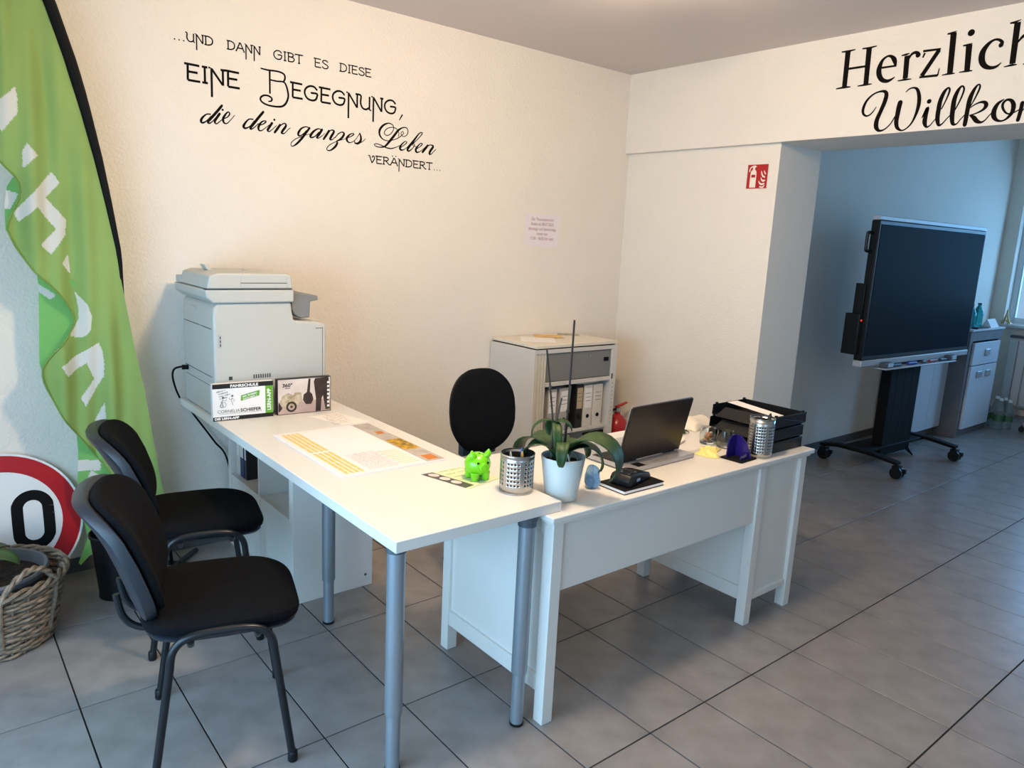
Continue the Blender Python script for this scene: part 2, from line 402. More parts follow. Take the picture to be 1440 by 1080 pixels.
WILL=[('s',[-1933,2331,4.1,-1947,2309,6.8,-1963,2295,8,-1981,2293,9.2,-1997,2308,12.9,-1999,2334,15.4,-1986,2368,12.3,-1959,2394,9.2,-1927,2405,8.8,-1900,2403,14.6,-1889,2386,20.9,-1893,2352,22.1,-1907,2308,21,-1920,2269,22.7,-1920,2237,23.4,-1906,2216,14.6,-1885,2214,8.8,-1863,2227,7,-1845,2248,6.4,-1832,2275,5.8]),('s',[-1815,2341,24.5,-1818,2316,24.5,-1820,2283,23.3,-1821,2252,22.2,-1813,2223,17.5,-1793,2207,8.8,-1771,2211,7,-1746,2237,8.8,-1730,2280,14,-1724,2323,18.7,-1728,2362,18.2,-1741,2394,13.8,-1759,2404,8.3,-1779,2401,7,-1794,2388,4.1]),('d',[-1677,2332,11]),('s',[-1700,2258,4.4,-1691,2276,11.7,-1680,2302,16.3,-1683,2270,19.3,-1684,2237,21.6,-1673,2214,11,-1658,2218,6.4,-1644,2236,5,-1628,2257,5]),('s',[-1615,2291,5.5,-1600,2332,7.2,-1591,2368,9.4,-1594,2382,8.3,-1602,2383,9.4,-1615,2366,16.6,-1626,2329,19.9,-1628,2289,21,-1627,2248,20.4,-1617,2218,13.8,-1602,2222,7.2,-1586,2242,5.5,-1571,2259,5]),('s',[-1553,2282,5.2,-1537,2325,7.7,-1528,2364,8.9,-1532,2381,7.8,-1542,2384,9.4,-1555,2364,16.7,-1564,2328,21,-1564,2286,22.1,-1562,2248,20.8,-1554,2218,15.5,-1538,2216,6.8,-1523,2236,5.2,-1508,2254,5]),('s',[-1488,2291,4.7,-1474,2326,7.3,-1462,2364,8.9,-1463,2381,7.3,-1473,2381,8.9,-1486,2359,15.6,-1496,2323,21,-1499,2279,19.8,-1500,2237,19.8,-1501,2209,18.7]),('s',[-1490,2283,4.4,-1469,2297,6.3,-1448,2304,9.4,-1430,2301,15.6,-1423,2287,18.2,-1433,2270,11.5,-1458,2257,6.8,-1485,2250,5.5]),('s',[-1485,2250,6.6,-1468,2239,18.2,-1453,2222,18.8,-1434,2214,10.4,-1418,2222,6.3,-1404,2241,5.2,-1392,2256,4.2]),('s',[-1354,2306,4.9,-1375,2290,14.7,-1386,2263,20.8,-1384,2237,20.8,-1369,2218,13,-1347,2213,7.8,-1327,2224,10.8,-1312,2248,17.1,-1311,2276,19.1,-1322,2297,14.7,-1340,2303,10.4,-1354,2290,11.3,-1353,2270,10.8,-1338,2248,8.3,-1321,2241,6.8,-1301,2247,5.7,-1282,2258,4.7]),('s',[-1278,2284,15.8,-1280,2246,16.5,-1284,2211,15.8]),('s',[-1280,2236,3.3,-1260,2268,5.3,-1242,2281,9.9,-1232,2266,15.8,-1238,2236,16.5,-1242,2211,15.8]),('s',[-1236,2236,3.3,-1218,2268,5.3,-1200,2281,9.9,-1190,2266,15.8,-1196,2234,15.8,-1194,2214,11.9,-1180,2212,5.9,-1160,2240,3.3]),('s',[-1156,2284,15.8,-1158,2246,16.5,-1162,2211,15.8]),('s',[-1158,2236,3.3,-1138,2268,5.3,-1120,2281,9.9,-1110,2266,15.8,-1116,2236,16.5,-1120,2211,15.8]),('s',[-1114,2236,3.3,-1096,2268,5.3,-1078,2281,9.9,-1068,2266,15.8,-1074,2234,15.8,-1072,2214,11.9,-1058,2212,5.9,-1038,2240,3.3]),('s',[-1034,2236,3.3,-1010,2256,5.3,-1000,2276,8.6,-1014,2282,7.9,-1032,2262,13.2,-1038,2234,16.5,-1026,2213,11.9,-1006,2213,5.9,-982,2240,3.3]),('s',[-972,2284,15.8,-974,2246,16.5,-978,2211,15.8]),('s',[-974,2236,3.3,-954,2268,5.3,-936,2281,9.9,-926,2266,15.8,-932,2234,15.8,-930,2214,11.9,-916,2212,5.9,-898,2238,2.6])]
SCRIPT=[('s',[1135,2074,6.6,1119,2072,5.8,1101,2056,9.1,1093,2040,10.9,1100,2032,8.3,1118,2043,5,1139,2067,3.9]),('s',[1188,2119,10.8,1167,2092,11.6,1142,2062,11.6,1124,2040,10.8,1130,2034,6.6,1144,2044,4.1,1158,2062,3.3]),('s',[1177,2082,10.8,1164,2063,10.8,1154,2044,9.9,1162,2036,5.5,1180,2051,4.1,1197,2067,3.3]),('d',[1191,2101,5]),('s',[1196,2063,4.1,1213,2073,5,1223,2088,6.6,1215,2095,5.8,1201,2079,9.1,1192,2061,10.8,1196,2045,8.3,1210,2044,5,1229,2064,3.3,1245,2084,3.3]),('s',[1331,2078,6.1,1312,2076,5.8,1295,2058,9.1,1286,2041,12.3,1294,2033,8.8,1316,2045,5,1337,2072,4.4]),('s',[1381,2118,11.4,1359,2091,12.3,1333,2057,11.6,1318,2037,10.8,1324,2033,5.8,1341,2046,4.4,1356,2062,3.5]),('s',[1360,2055,4.4,1380,2063,5.3,1393,2075,7,1387,2079,5,1371,2070,7.9,1358,2050,11.4,1358,2034,8.8,1371,2032,5,1393,2049,3.3,1410,2063,3.5]),('s',[1423,2073,11.4,1410,2053,11.4,1401,2038,10.5,1410,2033,5.3,1427,2047,3.5,1445,2064,3.5]),('d',[1435,2090,5.3]),('s',[1463,2070,10.5,1449,2050,12,1436,2032,10.5]),('s',[1445,2047,3.5,1472,2073,5.3,1488,2080,6.1,1492,2068,10.5,1476,2045,11.4,1471,2033,9.2,1485,2034,4.4,1503,2053,3.5,1514,2062,3.7]),('s',[1611,2076,5.6,1594,2078,5.6,1571,2067,8.5,1556,2045,11.2,1557,2032,8.5,1574,2037,5.1,1597,2060,4.5]),('s',[1614,2075,10.1,1591,2044,11.3,1571,2018,11.3,1548,1993,9.6,1529,1979,5.3,1518,1979,3.7,1520,1995,3.9,1543,2015,3.9,1582,2033,3.4,1614,2047,2.8]),('s',[1676,2074,5.1,1660,2077,5.6,1637,2063,9.6,1619,2040,12.4,1622,2031,8.5,1640,2037,5.1,1663,2061,3.9]),('s',[1680,2075,11.8,1666,2053,11.8,1653,2036,10.7,1660,2032,5.1,1680,2045,3.6,1695,2060,2.8]),('s',[1718,2074,11.2,1704,2053,11.8,1689,2031,10.1]),('s',[1698,2049,3.4,1718,2070,4.7,1733,2080,5.9,1745,2074,10.7,1730,2048,12.4,1724,2034,10.1,1736,2034,4.7,1751,2048,3.6]),('s',[1751,2045,4.1,1769,2066,5.3,1790,2077,5.9,1801,2070,10.7,1790,2050,11.2,1769,2034,7.7,1760,2030,5.3,1763,2020,10.7,1751,2000,11.2,1727,1981,7.1,1710,1979,5.1,1707,1990,4.5,1724,2008,4.1,1760,2028,3.6,1799,2043,3,1815,2050,2.4]),('s',[1824,2054,4.1,1845,2065,5.3,1856,2075,6.5,1845,2077,4.7,1827,2065,8.9,1816,2048,12.4,1822,2034,8.9,1836,2031,4.7,1858,2042,3.6,1876,2063,3.1,1890,2084,4.3]),('s',[1890,2084,6.2,1897,2065,10.1,1895,2046,12.4,1880,2032,11.2,1863,2032,7.1,1861,2041,4.1]),('s',[1880,2032,3.6,1902,2041,3.6,1923,2059,3.1]),('s',[2120,2096,3.9,2123,2114,4.5,2109,2133,4.5,2082,2138,4.5,2050,2127,4.3,2034,2105,5,2047,2092,4.3,2070,2101,4.3,2089,2126,4.5,2086,2148,5,2059,2156,6.2,2026,2140,11,2006,2113,12.4,2008,2088,9.9,2028,2070,5.6,2057,2066,4.5,2097,2077,4.3,2130,2095,4.5,2153,2117,3.9,2143,2124,3.9,2136,2112,3.9,2150,2099,3.9,2171,2108,4.3,2180,2129,5.2,2170,2146,5,2146,2144,6.5,2119,2127,11,2096,2099,13,2070,2068,13,2041,2037,9.7,2015,2028,5.6,1989,2029,5,1975,2037,4.1,1989,2043,4.3,2018,2038,5,2045,2030,6.2,2075,2028,6.2,2104,2037,4.5,2128,2049,3.1]),('s',[2138,2041,3.9,2158,2056,4.5,2173,2070,5.8,2163,2075,4.5,2141,2056,9.1,2131,2038,13,2138,2028,9.7,2155,2031,4.5,2179,2049,3.2,2192,2065,3.2]),('s',[2199,2057,4.5,2240,2094,4.5,2269,2126,5.8,2267,2134,5.2,2250,2126,6.5,2219,2088,11.7,2189,2051,13,2178,2032,11.2,2190,2028,7.8,2210,2044,4.5,2223,2063,4.7,2216,2071,3.9,2213,2059,3.2,2234,2056,3.2]),('s',[2238,2045,3.9,2258,2058,4.7,2272,2073,6.1,2261,2076,4.7,2241,2056,9.1,2231,2038,13,2238,2027,10.2,2256,2031,4.5,2280,2049,3.2,2294,2062,3.2]),('s',[2308,2070,12.3,2292,2051,13.6,2275,2031,11.5]),('s',[2287,2047,4.1,2315,2071,5.4,2333,2075,6.5,2344,2068,12.2,2326,2043,13.6,2320,2027,10.8,2331,2026,5.2,2348,2042,4.1,2362,2055,3.4])]
BIGB=[('s',[1374,2313,6.2,1408,2311,7.8,1446,2313,7.8,1475,2310,8.3,1489,2300,8.8,1489,2283,8.8,1484,2274,7.8]),('l',[1415,2311,8.8,1415,2206,8.3]),('s',[1420,2269,7.3,1451,2268,7.3,1482,2270,7.8,1495,2257,8.8,1504,2227,9.3,1505,2203,9.3,1494,2175,9.8,1476,2158,9.3,1449,2152,8.7,1411,2152,8.3,1385,2158,8.3,1370,2169,8.3,1370,2182,8.8,1383,2193,8.3,1401,2196,8.3,1416,2192,8.3,1424,2184,8.8,1421,2174,7.8,1408,2170,5.2])]

CAPS = {  # width, strokes in cap-height units
 'U': (.72, [('s', [(-.04,1),(.06,.9),(.04,.4),(.16,.06),(.36,0),(.52,.14)]), ('l', [(.56,.98),(.55,.02),(.66,-.03)])]),
 'N': (.72, [('l', [(-.06,1.02),(.07,.98),(.06,-.85)]), ('l', [(.07,.98),(.55,.02)]), ('l', [(.56,0),(.56,1)]), ('l', [(.46,1),(.66,1)])]),
 'D': (.76, [('l', [(-.04,1),(.1,1)]), ('l', [(.08,1),(.08,0)]), ('l', [(-.04,0),(.1,0)]), ('s', [(.08,1),(.36,.98),(.58,.78),(.62,.5),(.56,.2),(.34,.02),(.08,0)])]),
 'A': (.78, [('l', [(.0,-.02),(.32,1)]), ('l', [(.24,1.0),(.38,1.0),(.68,0)]), ('l', [(.14,.36),(.54,.36)]), ('l', [(-.06,0),(.06,0)]), ('l', [(.62,0),(.74,0)])]),
 'G': (.84, [('s', [(.66,.80),(.5,.98),(.26,.96),(.06,.72),(.03,.4),(.16,.1),(.4,.0),(.6,.1),(.68,.36),(.66,.52),(.38,.52)])]),
 'I': (.34, [('l', [(.12,1),(.12,0)]), ('l', [(0,1),(.24,1)]), ('l', [(0,0),(.24,0)])]),
 'B': (.70, [('l', [(-.04,1),(.1,1)]), ('l', [(.08,1),(.08,0)]), ('s', [(.08,1),(.38,.98),(.5,.78),(.38,.58),(.08,.56)]), ('s', [(.2,.56),(.46,.52),(.58,.3),(.44,.04),(.08,0)])]),
 'T': (.68, [('l', [(-.04,.98),(.64,1)]), ('l', [(.3,1),(.3,0)]), ('l', [(-.04,.98),(-.05,.88)]), ('l', [(.2,0),(.4,0)])]),
 'E': (.66, [('l', [(-.07,1.02),(.56,1)]), ('l', [(.07,1),(.06,0)]), ('l', [(.06,.54),(.48,.54)]), ('l', [(.06,0),(.58,0)])]),
 'S': (.64, [('s', [(.5,.82),(.36,.98),(.14,.94),(.05,.76),(.2,.58),(.42,.46),(.54,.26),(.44,.04),(.2,-.01),(.03,.14)])]),
 'V': (.68, [('l', [(-.08,1),(.05,.98),(.28,0)]), ('s', [(.28,0),(.5,.55),(.5,.9),(.36,.95),(.32,.78)])]),
 'R': (.74, [('l', [(-.04,1),(.1,1)]), ('l', [(.08,1),(.08,0)]), ('s', [(.08,1),(.4,.98),(.52,.76),(.4,.54),(.1,.5)]), ('l', [(.26,.5),(.6,0),(.72,0)]), ('l', [(-.04,0),(.18,0)])]),
}
def caps(word, x0, x1, z, h, wd):
    tot = sum(CAPS[c][0] for c in word)-.1; k = (x1-x0)/tot; x = x0; out = []
    for c in word:
        adv, st = CAPS[c]
        for kind, pts in st:
            o = []
            for a, b in pts: o += [(x+a*k)*1000, (z+b*h)*1000, wd]
            out.append((kind, o))
        x += adv*k
    return out
def dots(xs, z, r): return [('d', [x*1000, z*1000, r]) for x in xs]
def split(data, counts):
    out = []; i = 0
    for n_ in counts: out.append(data[i:i+n_]); i += n_
    return out
def caps_split(word, *a):
    d_ = caps(word, *a); return split(d_, [len(CAPS[c][1]) for c in word])
wide = lambda data, k: [(kd, [v*k if (i % 3 == 2 and kd != 'd') else v for i, v in enumerate(o)]) for kd, o in data]
q = thing('wall_lettering', 'black vinyl quote in ornate capitals and script on the back wall', 'wall text', (1.7, YW, 1.9))
glyphs = [[d_] for d_ in dots((.992, 1.011, 1.030), 2.368, 3.2)]+caps_split('UND', 1.042, 1.156, 2.370, .036, 5.8)+caps_split('DANN', 1.219, 1.372, 2.370, .036, 5.8)+caps_split('GIBT', 1.435, 1.578, 2.368, .039, 5.8)+caps_split('ES', 1.641, 1.713, 2.368, .038, 5.8)+caps_split('DIESE', 1.776, 1.952, 2.370, .037, 5.8)
glyphs += caps_split('EINE', 1.036, 1.270, 2.207, .067, 10)+[BIGB]+caps_split('EGEGNUNG', 1.522, 2.105, 2.207, .067, 9.6)+[[('l', [2143, 2211, 9, 2124, 2180, 5])]]
glyphs += [wide(g_, 1.02) for g_ in split(SCRIPT, (2, 2, 1, 2, 1, 2, 2, 2, 2, 2, 1, 1, 2, 1, 1, 1, 1, 2))]
ver = caps_split('VERANDERT', 1.945, 2.340, 1.943, .036, 6.2); ver[3] = ver[3]+dots((2.086, 2.107), 1.990, 3.4)
glyphs += ver+[[d_] for d_ in dots((2.356, 2.375, 2.394), 1.944, 3.0)]
for g_ in glyphs:
    mb = MB(); letters(mb, g_, fnQ); mb.build('letter', M_INK, q, world=True, smooth=0)
g = thing('wall_lettering', 'large black welcome lettering, serif over script, on the lintel above the opening', 'wall text', (XB, 1.5, 2.2))
for g_ in split(HERZ, (7, 2, 5, 5, 3, 4, 2, 5))+split(WILL, (2, 2, 1, 1, 3, 1, 3, 3, 1, 2)):
    mb = MB(); letters(mb, g_, fnH); mb.build('letter', M_INK, g, world=True, smooth=0)

# notice sheet on the back wall
n = thing('notice_sheet', 'small white landscape notice with pinkish print taped to the back wall', 'paper', (3.19, YW-.002, 1.535))
b = MB(); b.prism([(3.040, 1.552), (3.336, 1.537), (3.333, 1.745), (3.038, 1.747)], fnQ, .0008, .0022)
b.build('sheet', mat('notice_paper', (232, 222, 224), .8), n, world=True, smooth=0)
b = MB()
for i, (s_, wd) in enumerate((('Der Theorieunterricht', .19), ('findet ab 08.07.2025', .19), ('dienstags und donnerstags', .235), ('immer von', .09), ('17.00 - 18.30 Uhr statt', .20))):
    put_text(b, s_, .027, fnQ, 3.187, 1.706-.030*i, .0026, width=wd, center=True)
b.build('print', mat('notice_ink', (150, 92, 96), .7), n, world=True, smooth=0)

# fire extinguisher sign
fs = thing('fire_sign', 'square red fire extinguisher sign with white pictogram on the right wall', 'sign', (XW, 2.606, 1.945))
s0, s1, z0, z1 = -2.674, -2.539, 1.946, 2.083
fnS = lambda a, b, t: (XW-t, -a, b)
MB().prism([(s0, z0), (s1, z0), (s1, z1), (s0, z1)], fnS, 0.0005, .003).build('plate', mat('sign_red', (172, 24, 30), .45), fs, world=True, smooth=0)
U = lambda u, v: (s0+(s1-s0)*u, z0+(z1-z0)*v)
b = MB()
def flat(poly, t=.0034): b.add([fnS(*U(u, v), t) for u, v in poly], [tuple(range(len(poly)))])
flat([(.16, .04), (.46, .04), (.46, .46), (.16, .46)]); flat([(.16, .58), (.46, .58), (.44, .72), (.36, .80), (.26, .80), (.18, .72)])
flat([(.16, .46), (.21, .46), (.21, .58), (.16, .58)]); flat([(.41, .46), (.46, .46), (.46, .58), (.41, .58)])
flat([(.27, .80), (.36, .80), (.38, .88), (.45, .92), (.40, .95), (.30, .97), (.24, .92)])
vs, f_ = stroke2d([(.27, .93, .05), (.16, .88, .05), (.11, .78, .05), (.11, .70, .05)]); b.add([fnS(*U(*p), .0034) for p in vs], f_)
for pts in ([(.66, .06, .02), (.76, .04, .04), (.86, .08, .05), (.90, .14, .03)], [(.60, .32, .02), (.66, .22, .06), (.76, .17, .08), (.90, .20, .06)], [(.70, .46, .02), (.74, .36, .06), (.82, .31, .08), (.91, .34, .06)], [(.70, .72, .03), (.73, .60, .06), (.80, .50, .07), (.90, .46, .05)], [(.82, .74, .02), (.86, .66, .05), (.92, .58, .05)]):
    vs, f_ = stroke2d(pts); b.add([fnS(*U(*p), .0034) for p in vs], f_)
flat([(.64, .10), (.72, .02), (.86, .02), (.90, .12), (.80, .07)], .0033)
b.build('pictogram', mat('sign_white', (236, 226, 210), .5), fs, world=True, smooth=0)
# ================================================================== long white table on tubular legs
ZT, ZD = .774, .740
t = thing('table', 'long white laminate table with grey tubular legs, end of it resting on the desk', 'table', (1.247, 2.6, 0))
MB().box(.947, 1.600, .7402, 1.547, 3.600, ZT).build('tabletop', M_WHITE, t, world=True, bevel=.002)
def tube_leg(x, y):
    b = MB().lathe([(.0255, .190), (.0265, .195), (.0265, .700)], (x, y, 0), 20)
    lg = b.build('leg', M_STEELGREY, t, world=True)
    MB().lathe([(.0215, .010), (.0215, .1898)], (x, y, 0), 20).build('leg_extension', M_STEELGREY, lg, world=True)
    MB().lathe([(.030, .7002), (.030, .718), (.034, .720), (.034, .7400)], (x, y, 0), 20).build('mounting_plate', M_DKGREYP, lg, world=True)
    MB().lathe([(.020, 0), (.0235, .002), (.0235, .010), (.0215, .0101)], (x, y, 0), 20).build('foot', M_BLACKP, lg, world=True)
tube_leg(1.005, 1.695); tube_leg(1.446, 1.645); tube_leg(1.222, 2.59)

# ================================================================== cube shelf under the table
s = thing('cube_shelf', 'white cube shelf with open upper compartments under the back end of the table', 'shelf', (1.345, 3.2, 0))
x0, x1, y0, y1, h, w_ = 1.16, 1.535, 2.800, 3.595, .7395, .038
for (a, c) in ((y0, y0+w_), (y1-w_, y1)): MB().box(x0, a, 0, x1, c, h).build('side_panel', M_WHITE, s, world=True, bevel=.0015)
MB().box(x0, y0+w_, h-w_, x1, y1-w_, h).build('top_panel', M_WHITE, s, world=True, bevel=.0015)
MB().box(x0, y0+w_, 0, x1, y1-w_, w_).build('bottom_panel', M_WHITE, s, world=True, bevel=.0015)
ym = 3.185
for (a, c) in ((y0+w_, ym-.008), (ym+.008, y1-w_)): MB().box(x0, a, .36, x1-.004, c, .376).build('shelf', M_WHITE, s, world=True, bevel=.001)
MB().box(x0, ym-.008, w_, x1, ym+.008, h-w_).build('divider', M_WHITE, s, world=True, bevel=.001)
MB().box(x1-.004, y0+w_, w_, x1, ym-.008, h-w_).build('back_panel', M_WHITE, s, world=True, smooth=0)
for (a, c) in ((y0+w_+.002, ym-.010), (ym+.010, y1-w_-.002)): MB().box(x0+.004, a, w_+.002, x0+.018, c, .358).build('door', M_WHITE, s, world=True, bevel=.001)
MB().cyl((1.500, y0-.001, .055), (1.500, y0+.004, .055), .006, 12).build('screw_cap', M_DKGREYP, s, world=True)
for (ya, col, lab, tt) in ((3.472, (28, 44, 92), 'dark blue ring binder standing in the cube shelf', .05), (3.425, (26, 26, 30), 'black ring binder standing in the cube shelf', .03), (3.525, (214, 212, 208), 'white ring binder standing in the cube shelf', .045)):
    bt = thing('ring_binder', lab, 'binder', (1.275, ya, .3765))
    MB().box(-.09, -tt/2, 0, .12, tt/2, .29).build('cover', mat('binder_%d_%d' % (col[0], col[2]), col, .45), bt, bevel=.003)
    MB().box(-.0908, -tt/2+.006, .10, -.0898, tt/2-.006, .24).build('spine_label', M_PAPER, bt, smooth=0)

# ================================================================== white desk with framed panels
d = thing('desk', 'white wooden writing desk with framed side panels and a deep back panel', 'desk', (2.26, 1.89, 0))
DX0, DX1, DY0, DY1 = 1.4816, 3.0355, 1.5646, 2.2132
b = MB().box(DX0, DY0, .720, DX1, DY1, ZD); b.build('desktop', M_DESK, d, world=True, bevel=.004, bseg=3)
MB().box(DX0+.013, DY0+.011, .708, DX1-.013, DY1-.011, .7199).build('top_moulding', M_DESK, d, world=True, bevel=.003)
P = .045; LX, FY, BY, RX, CX = 1.506, 1.586, 2.190, 3.012, 2.655
for (x, y) in ((LX, FY), (LX, BY-P), (CX, FY), (CX, BY-P), (RX-P, FY), (RX-P, BY-P)):
    MB().box(x, y, 0, x+P, y+P, .7079).build('leg', M_DESK, d, world=True, bevel=.002)
def framed(name, x, thick):   # framed side panel between front and back legs, in plane x
    p_ = MB().box(x+.014, FY+P, .165, x+thick-.010, BY-P, .700).build(name, M_DESK, d, world=True, smooth=0)
    MB().box(x+.004, FY+P, .105, x+thick-.002, BY-P, .165).build('bottom_rail', M_DESK, p_, world=True, bevel=.0015)
    MB().box(x+.004, FY+P, .660, x+thick-.002, BY-P, .7075).build('top_rail', M_DESK, p_, world=True, bevel=.0015)
framed('side_panel', LX, .045); framed('side_panel', CX, .040); framed('side_panel', RX-.045, .045)
MB().box(LX+P, FY+.010, .466, CX, FY+.028, .7075).build('back_panel', M_DESK, d, world=True, bevel=.0015)
p_ = MB().box(CX+P, FY+.016, .125, RX-P, FY+.030, .7075).build('cabinet_panel', M_DESK, d, world=True, smooth=0)
MB().box(CX+P, FY+.006, .105, RX-P, FY+.034, .132).build('bottom_rail', M_DESK, p_, world=True, bevel=.0015)
MB().box(CX+.04, FY+P, .11, RX-.045, BY-.03, .125).build('cabinet_floor', M_DESK, d, world=True, smooth=0)
for i, (za, zb) in enumerate(((.135, .42), (.43, .56), (.57, .70))):
    f = MB().box(CX+P+.004, BY-.026, za, RX-P-.004, BY-.006, zb).build('drawer_front', M_DESK, d, world=True, bevel=.002)
    MB().lathe([(.006, 0), (.006, .012), (.014, .016), (.014, .024), (.004, .028)], seg=14).xf(lambda x, y, z, zz=(za+zb)/2: (CX+.18+x, BY-.006+z, zz+y)).build('knob', M_DKGREYP, f, world=True)

# ================================================================== visitor chairs
def rail_path(sd):
    y = sd*.232
    return [(-.135, y, .37), (-.128, y, .415), (-.105, y, .447), (-.065, y, .461), (.0, y, .464), (.07, y, .461), (.112, y, .447), (.136, y, .415), (.143, y, .37)]
def make_chair(label):
    c = thing('visitor_chair', label, 'chair', group='black visitor chairs beside the table')
    # seat cushion: wide, rounded, waterfall front, hollow in the middle
    def sf(x, y, z):
        k = 1-.10*max(0, x/.22)**2-.03*max(0, -x/.22)
        z2 = z-.022*max(0, (x-.05)/.17)**2+.010*(abs(y)/.24)**2-.006*(1-(x/.22)**2 if abs(x) < .22 else 0)*(z > 0)
        return (x, y*k, z2)
    MB().sell(.222, .226, .030, .55, .48, 44, 14, sf).xf(lambda x, y, z: (x+.01, y, z+.464)).build('seat', M_FABRIC, c)
    MB().sell(.212, .214, .016, .5, .48, 40, 8, sf).xf(lambda x, y, z: (x+.01, y, z+.432)).build('seat_shell', M_SHELL, c)
    T = radians(19)
    def place(x, y, z):   # x thickness (front +), y across, z up; curved about the sitter, tilted, crowned backwards at the top
        x2 = x+.95*y*y-1.1*max(0, z-.02)**2
        return (-.238+x2*cos(T)-z*sin(T), y, .664+z*cos(T)+x2*sin(T))
    def bf(x, y, z):
        k = 1-.16*max(0, z/.19)**2-.07*max(0, -z/.19)**2
        return place(x, y*k, z)
    MB().sell(.222, .186, .024, .6, .50, 44, 14, lambda a_, b_, c_: bf(c_+.010, a_, b_)).build('backrest', M_FABRIC, c)
    MB().sell(.232, .196, .022, .30, .46, 44, 12, lambda a_, b_, c_: bf(c_-.024, a_, b_)).build('back_shell', M_SHELL, c)
    for sd in (-1, 1):
        tp = catmull([Vector(p) for p in rail_path(sd)], 5)
        MB().tube(tp, .0115, 12).build('side_rail', M_BLACKM, c)
        for (xf, xt) in ((-.188, -.135), (.190, .143)):
            lg = MB().tube([(xt, sd*.232, .37), (xf, sd*.228, .012)], .0115, 12).build('leg', M_BLACKM, c)
            MB().lathe([(.013, 0), (.015, .003), (.0145, .03), (.012, .034)], (xf, sd*.228, 0), 12).build('foot_cap', M_BLACKP, lg)
    for x in (-.08, .10):
        MB().tube([(x, -.230, .444), (x, -.19, .412), (x, .19, .412), (x, .230, .444)], .010, 10).build('cross_bar', M_BLACKM, c)
    br = catmull([(-.02, 0, .412), (-.17, 0, .412), (-.225, 0, .424), (-.258, 0, .462), (-.272, 0, .53)], 6)
    for dy in (-.055, .055):
        MB().tube([(x, dy, z) for x, y, z in br], .010, 10).build('back_bracket', M_BLACKM, c)
    return c
chair = make_chair('black upholstered visitor chair nearest the camera, in front of the other one')
chair.location = (.661, 2.175, 0); chair.rotation_euler = (0, 0, radians(-15.7))
dup(chair, (.812, 2.885, 0), radians(-12), 'black upholstered visitor chair further back, beside the green flag')

# ================================================================== office swivel chair behind the table corner
oc = thing('office_chair', 'black swivel chair with rounded backrest behind the corner of table and desk', 'chair', (2.055, 2.56, 0), radians(-93))
# local x forward (sitter looks), y left
def ob(a, b_, c_):
    k = 1-.22*max(0, b_/.2)**2-.30*max(0, -b_/.2)**2.5
    x = c_+.9*a*a
    return (-.17+x-.10*b_, a*k, .775+b_)
MB().sell(.180, .200, .030, .6, .66, 44, 14, ob).build('backrest', M_FABRIC, oc)
MB().sell(.166, .185, .022, .4, .66, 40, 10, lambda a, b_, c_: ob(a, b_, c_-.030)).build('back_shell', M_BLACKP, oc)
MB().box(-.205, -.10, .555, -.165, .10, .625).build('back_bracket_cover', M_DKGREYP, oc, bevel=.012, bseg=3)
MB().tube(catmull([(-.21, 0, .66), (-.235, 0, .56), (-.22, 0, .46), (-.14, 0, .42), (.0, 0, .415)], 6), .018, 10).build('back_bracket', M_BLACKP, oc)
MB().sell(.22, .235, .045, .5, .5, 40, 12).xf(lambda x, y, z: (x+.03, y, z+.455)).build('seat', M_FABRIC, oc)
MB().lathe([(.045, .395), (.045, .412)], seg=16).build('mechanism', M_BLACKP, oc)
MB().lathe([(.03, .09), (.03, .22), (.016, .221), (.016, .396)], seg=16).build('gas_column', M_BLACKM, oc)
def star_base(o, n=5, R=.29, m_=None):
    for k in range(n):
        a = 2*pi*k/n+1.10
        ar = MB().tube([(0, 0, .10), (R*.5*cos(a), R*.5*sin(a), .095), (R*cos(a), R*sin(a), .075)], [.024, .020, .014], 10).build('base_arm', m_ or M_BLACKP, o)
        cs = MB()
        for q in (-.012, .012):
            px, py = R*cos(a)-sin(a)*q, R*sin(a)+cos(a)*q
            cs.cyl((px-sin(a)*.007, py+cos(a)*.007, .026), (px+sin(a)*.007, py-cos(a)*.007, .026), .026, 16)
        cs.cyl((R*cos(a), R*sin(a), .03), (R*cos(a), R*sin(a), .078), .006, 8)
        cs.build('castor', M_BLACKP, ar)
star_base(oc, 5, .25)

# ================================================================== roller shutter cabinet in the corner
c = thing('filing_cabinet', 'grey white filing cabinet with open roller front in the corner', 'cabinet', (3.155, 3.41, 0))
M_CAB = mat('cabinet_grey_white', (206, 203, 196), .5)
M_CABD = mat('cabinet_inside_grey', (124, 124, 122), .6)
M_CABR = mat('roller_slat_cream', (204, 198, 182), .5)
ax, bx_, ay, by, zt_ = 2.803, 3.508, 3.205, 3.632, .950
for (xa, xb_) in ((ax, ax+.018), (bx_-.045, bx_)): MB().box(xa, ay, .0, xb_, by, zt_).build('side_panel', M_CAB, c, world=True, bevel=.002)
MB().box(ax+.018, by-.012, .0, bx_-.045, by, zt_).build('back_panel', M_CABD, c, world=True, smooth=0)
MB().box(ax+.018, ay, .925, bx_-.045, by-.012, zt_).build('top_panel', M_CAB, c, world=True, bevel=.0015)
MB().box(ax+.018, ay, 0, bx_-.045, by-.012, .08).build('plinth', M_CAB, c, world=True, bevel=.0015)
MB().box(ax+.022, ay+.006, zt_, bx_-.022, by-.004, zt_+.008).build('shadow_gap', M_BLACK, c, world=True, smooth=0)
MB().box(ax+.012, ay-.004, zt_+.008, bx_-.010, by, zt_+.026).build('top_cover', mat('cabinet_top_cream', (222, 214, 198), .45), c, world=True, bevel=.002)
for k in range(7):
    x = ax+.020+k*.0115
    MB().box(x, ay+.004+.0035*(k % 2), .08, x+.0105, ay+.016, .925).build('shutter_slat', M_CABR, c, world=True, bevel=.002)
MB().box(2.885, ay+.012, .610, 2.905, ay+.030, .655).build('shutter_handle', M_BLACKP, c, world=True, bevel=.003)
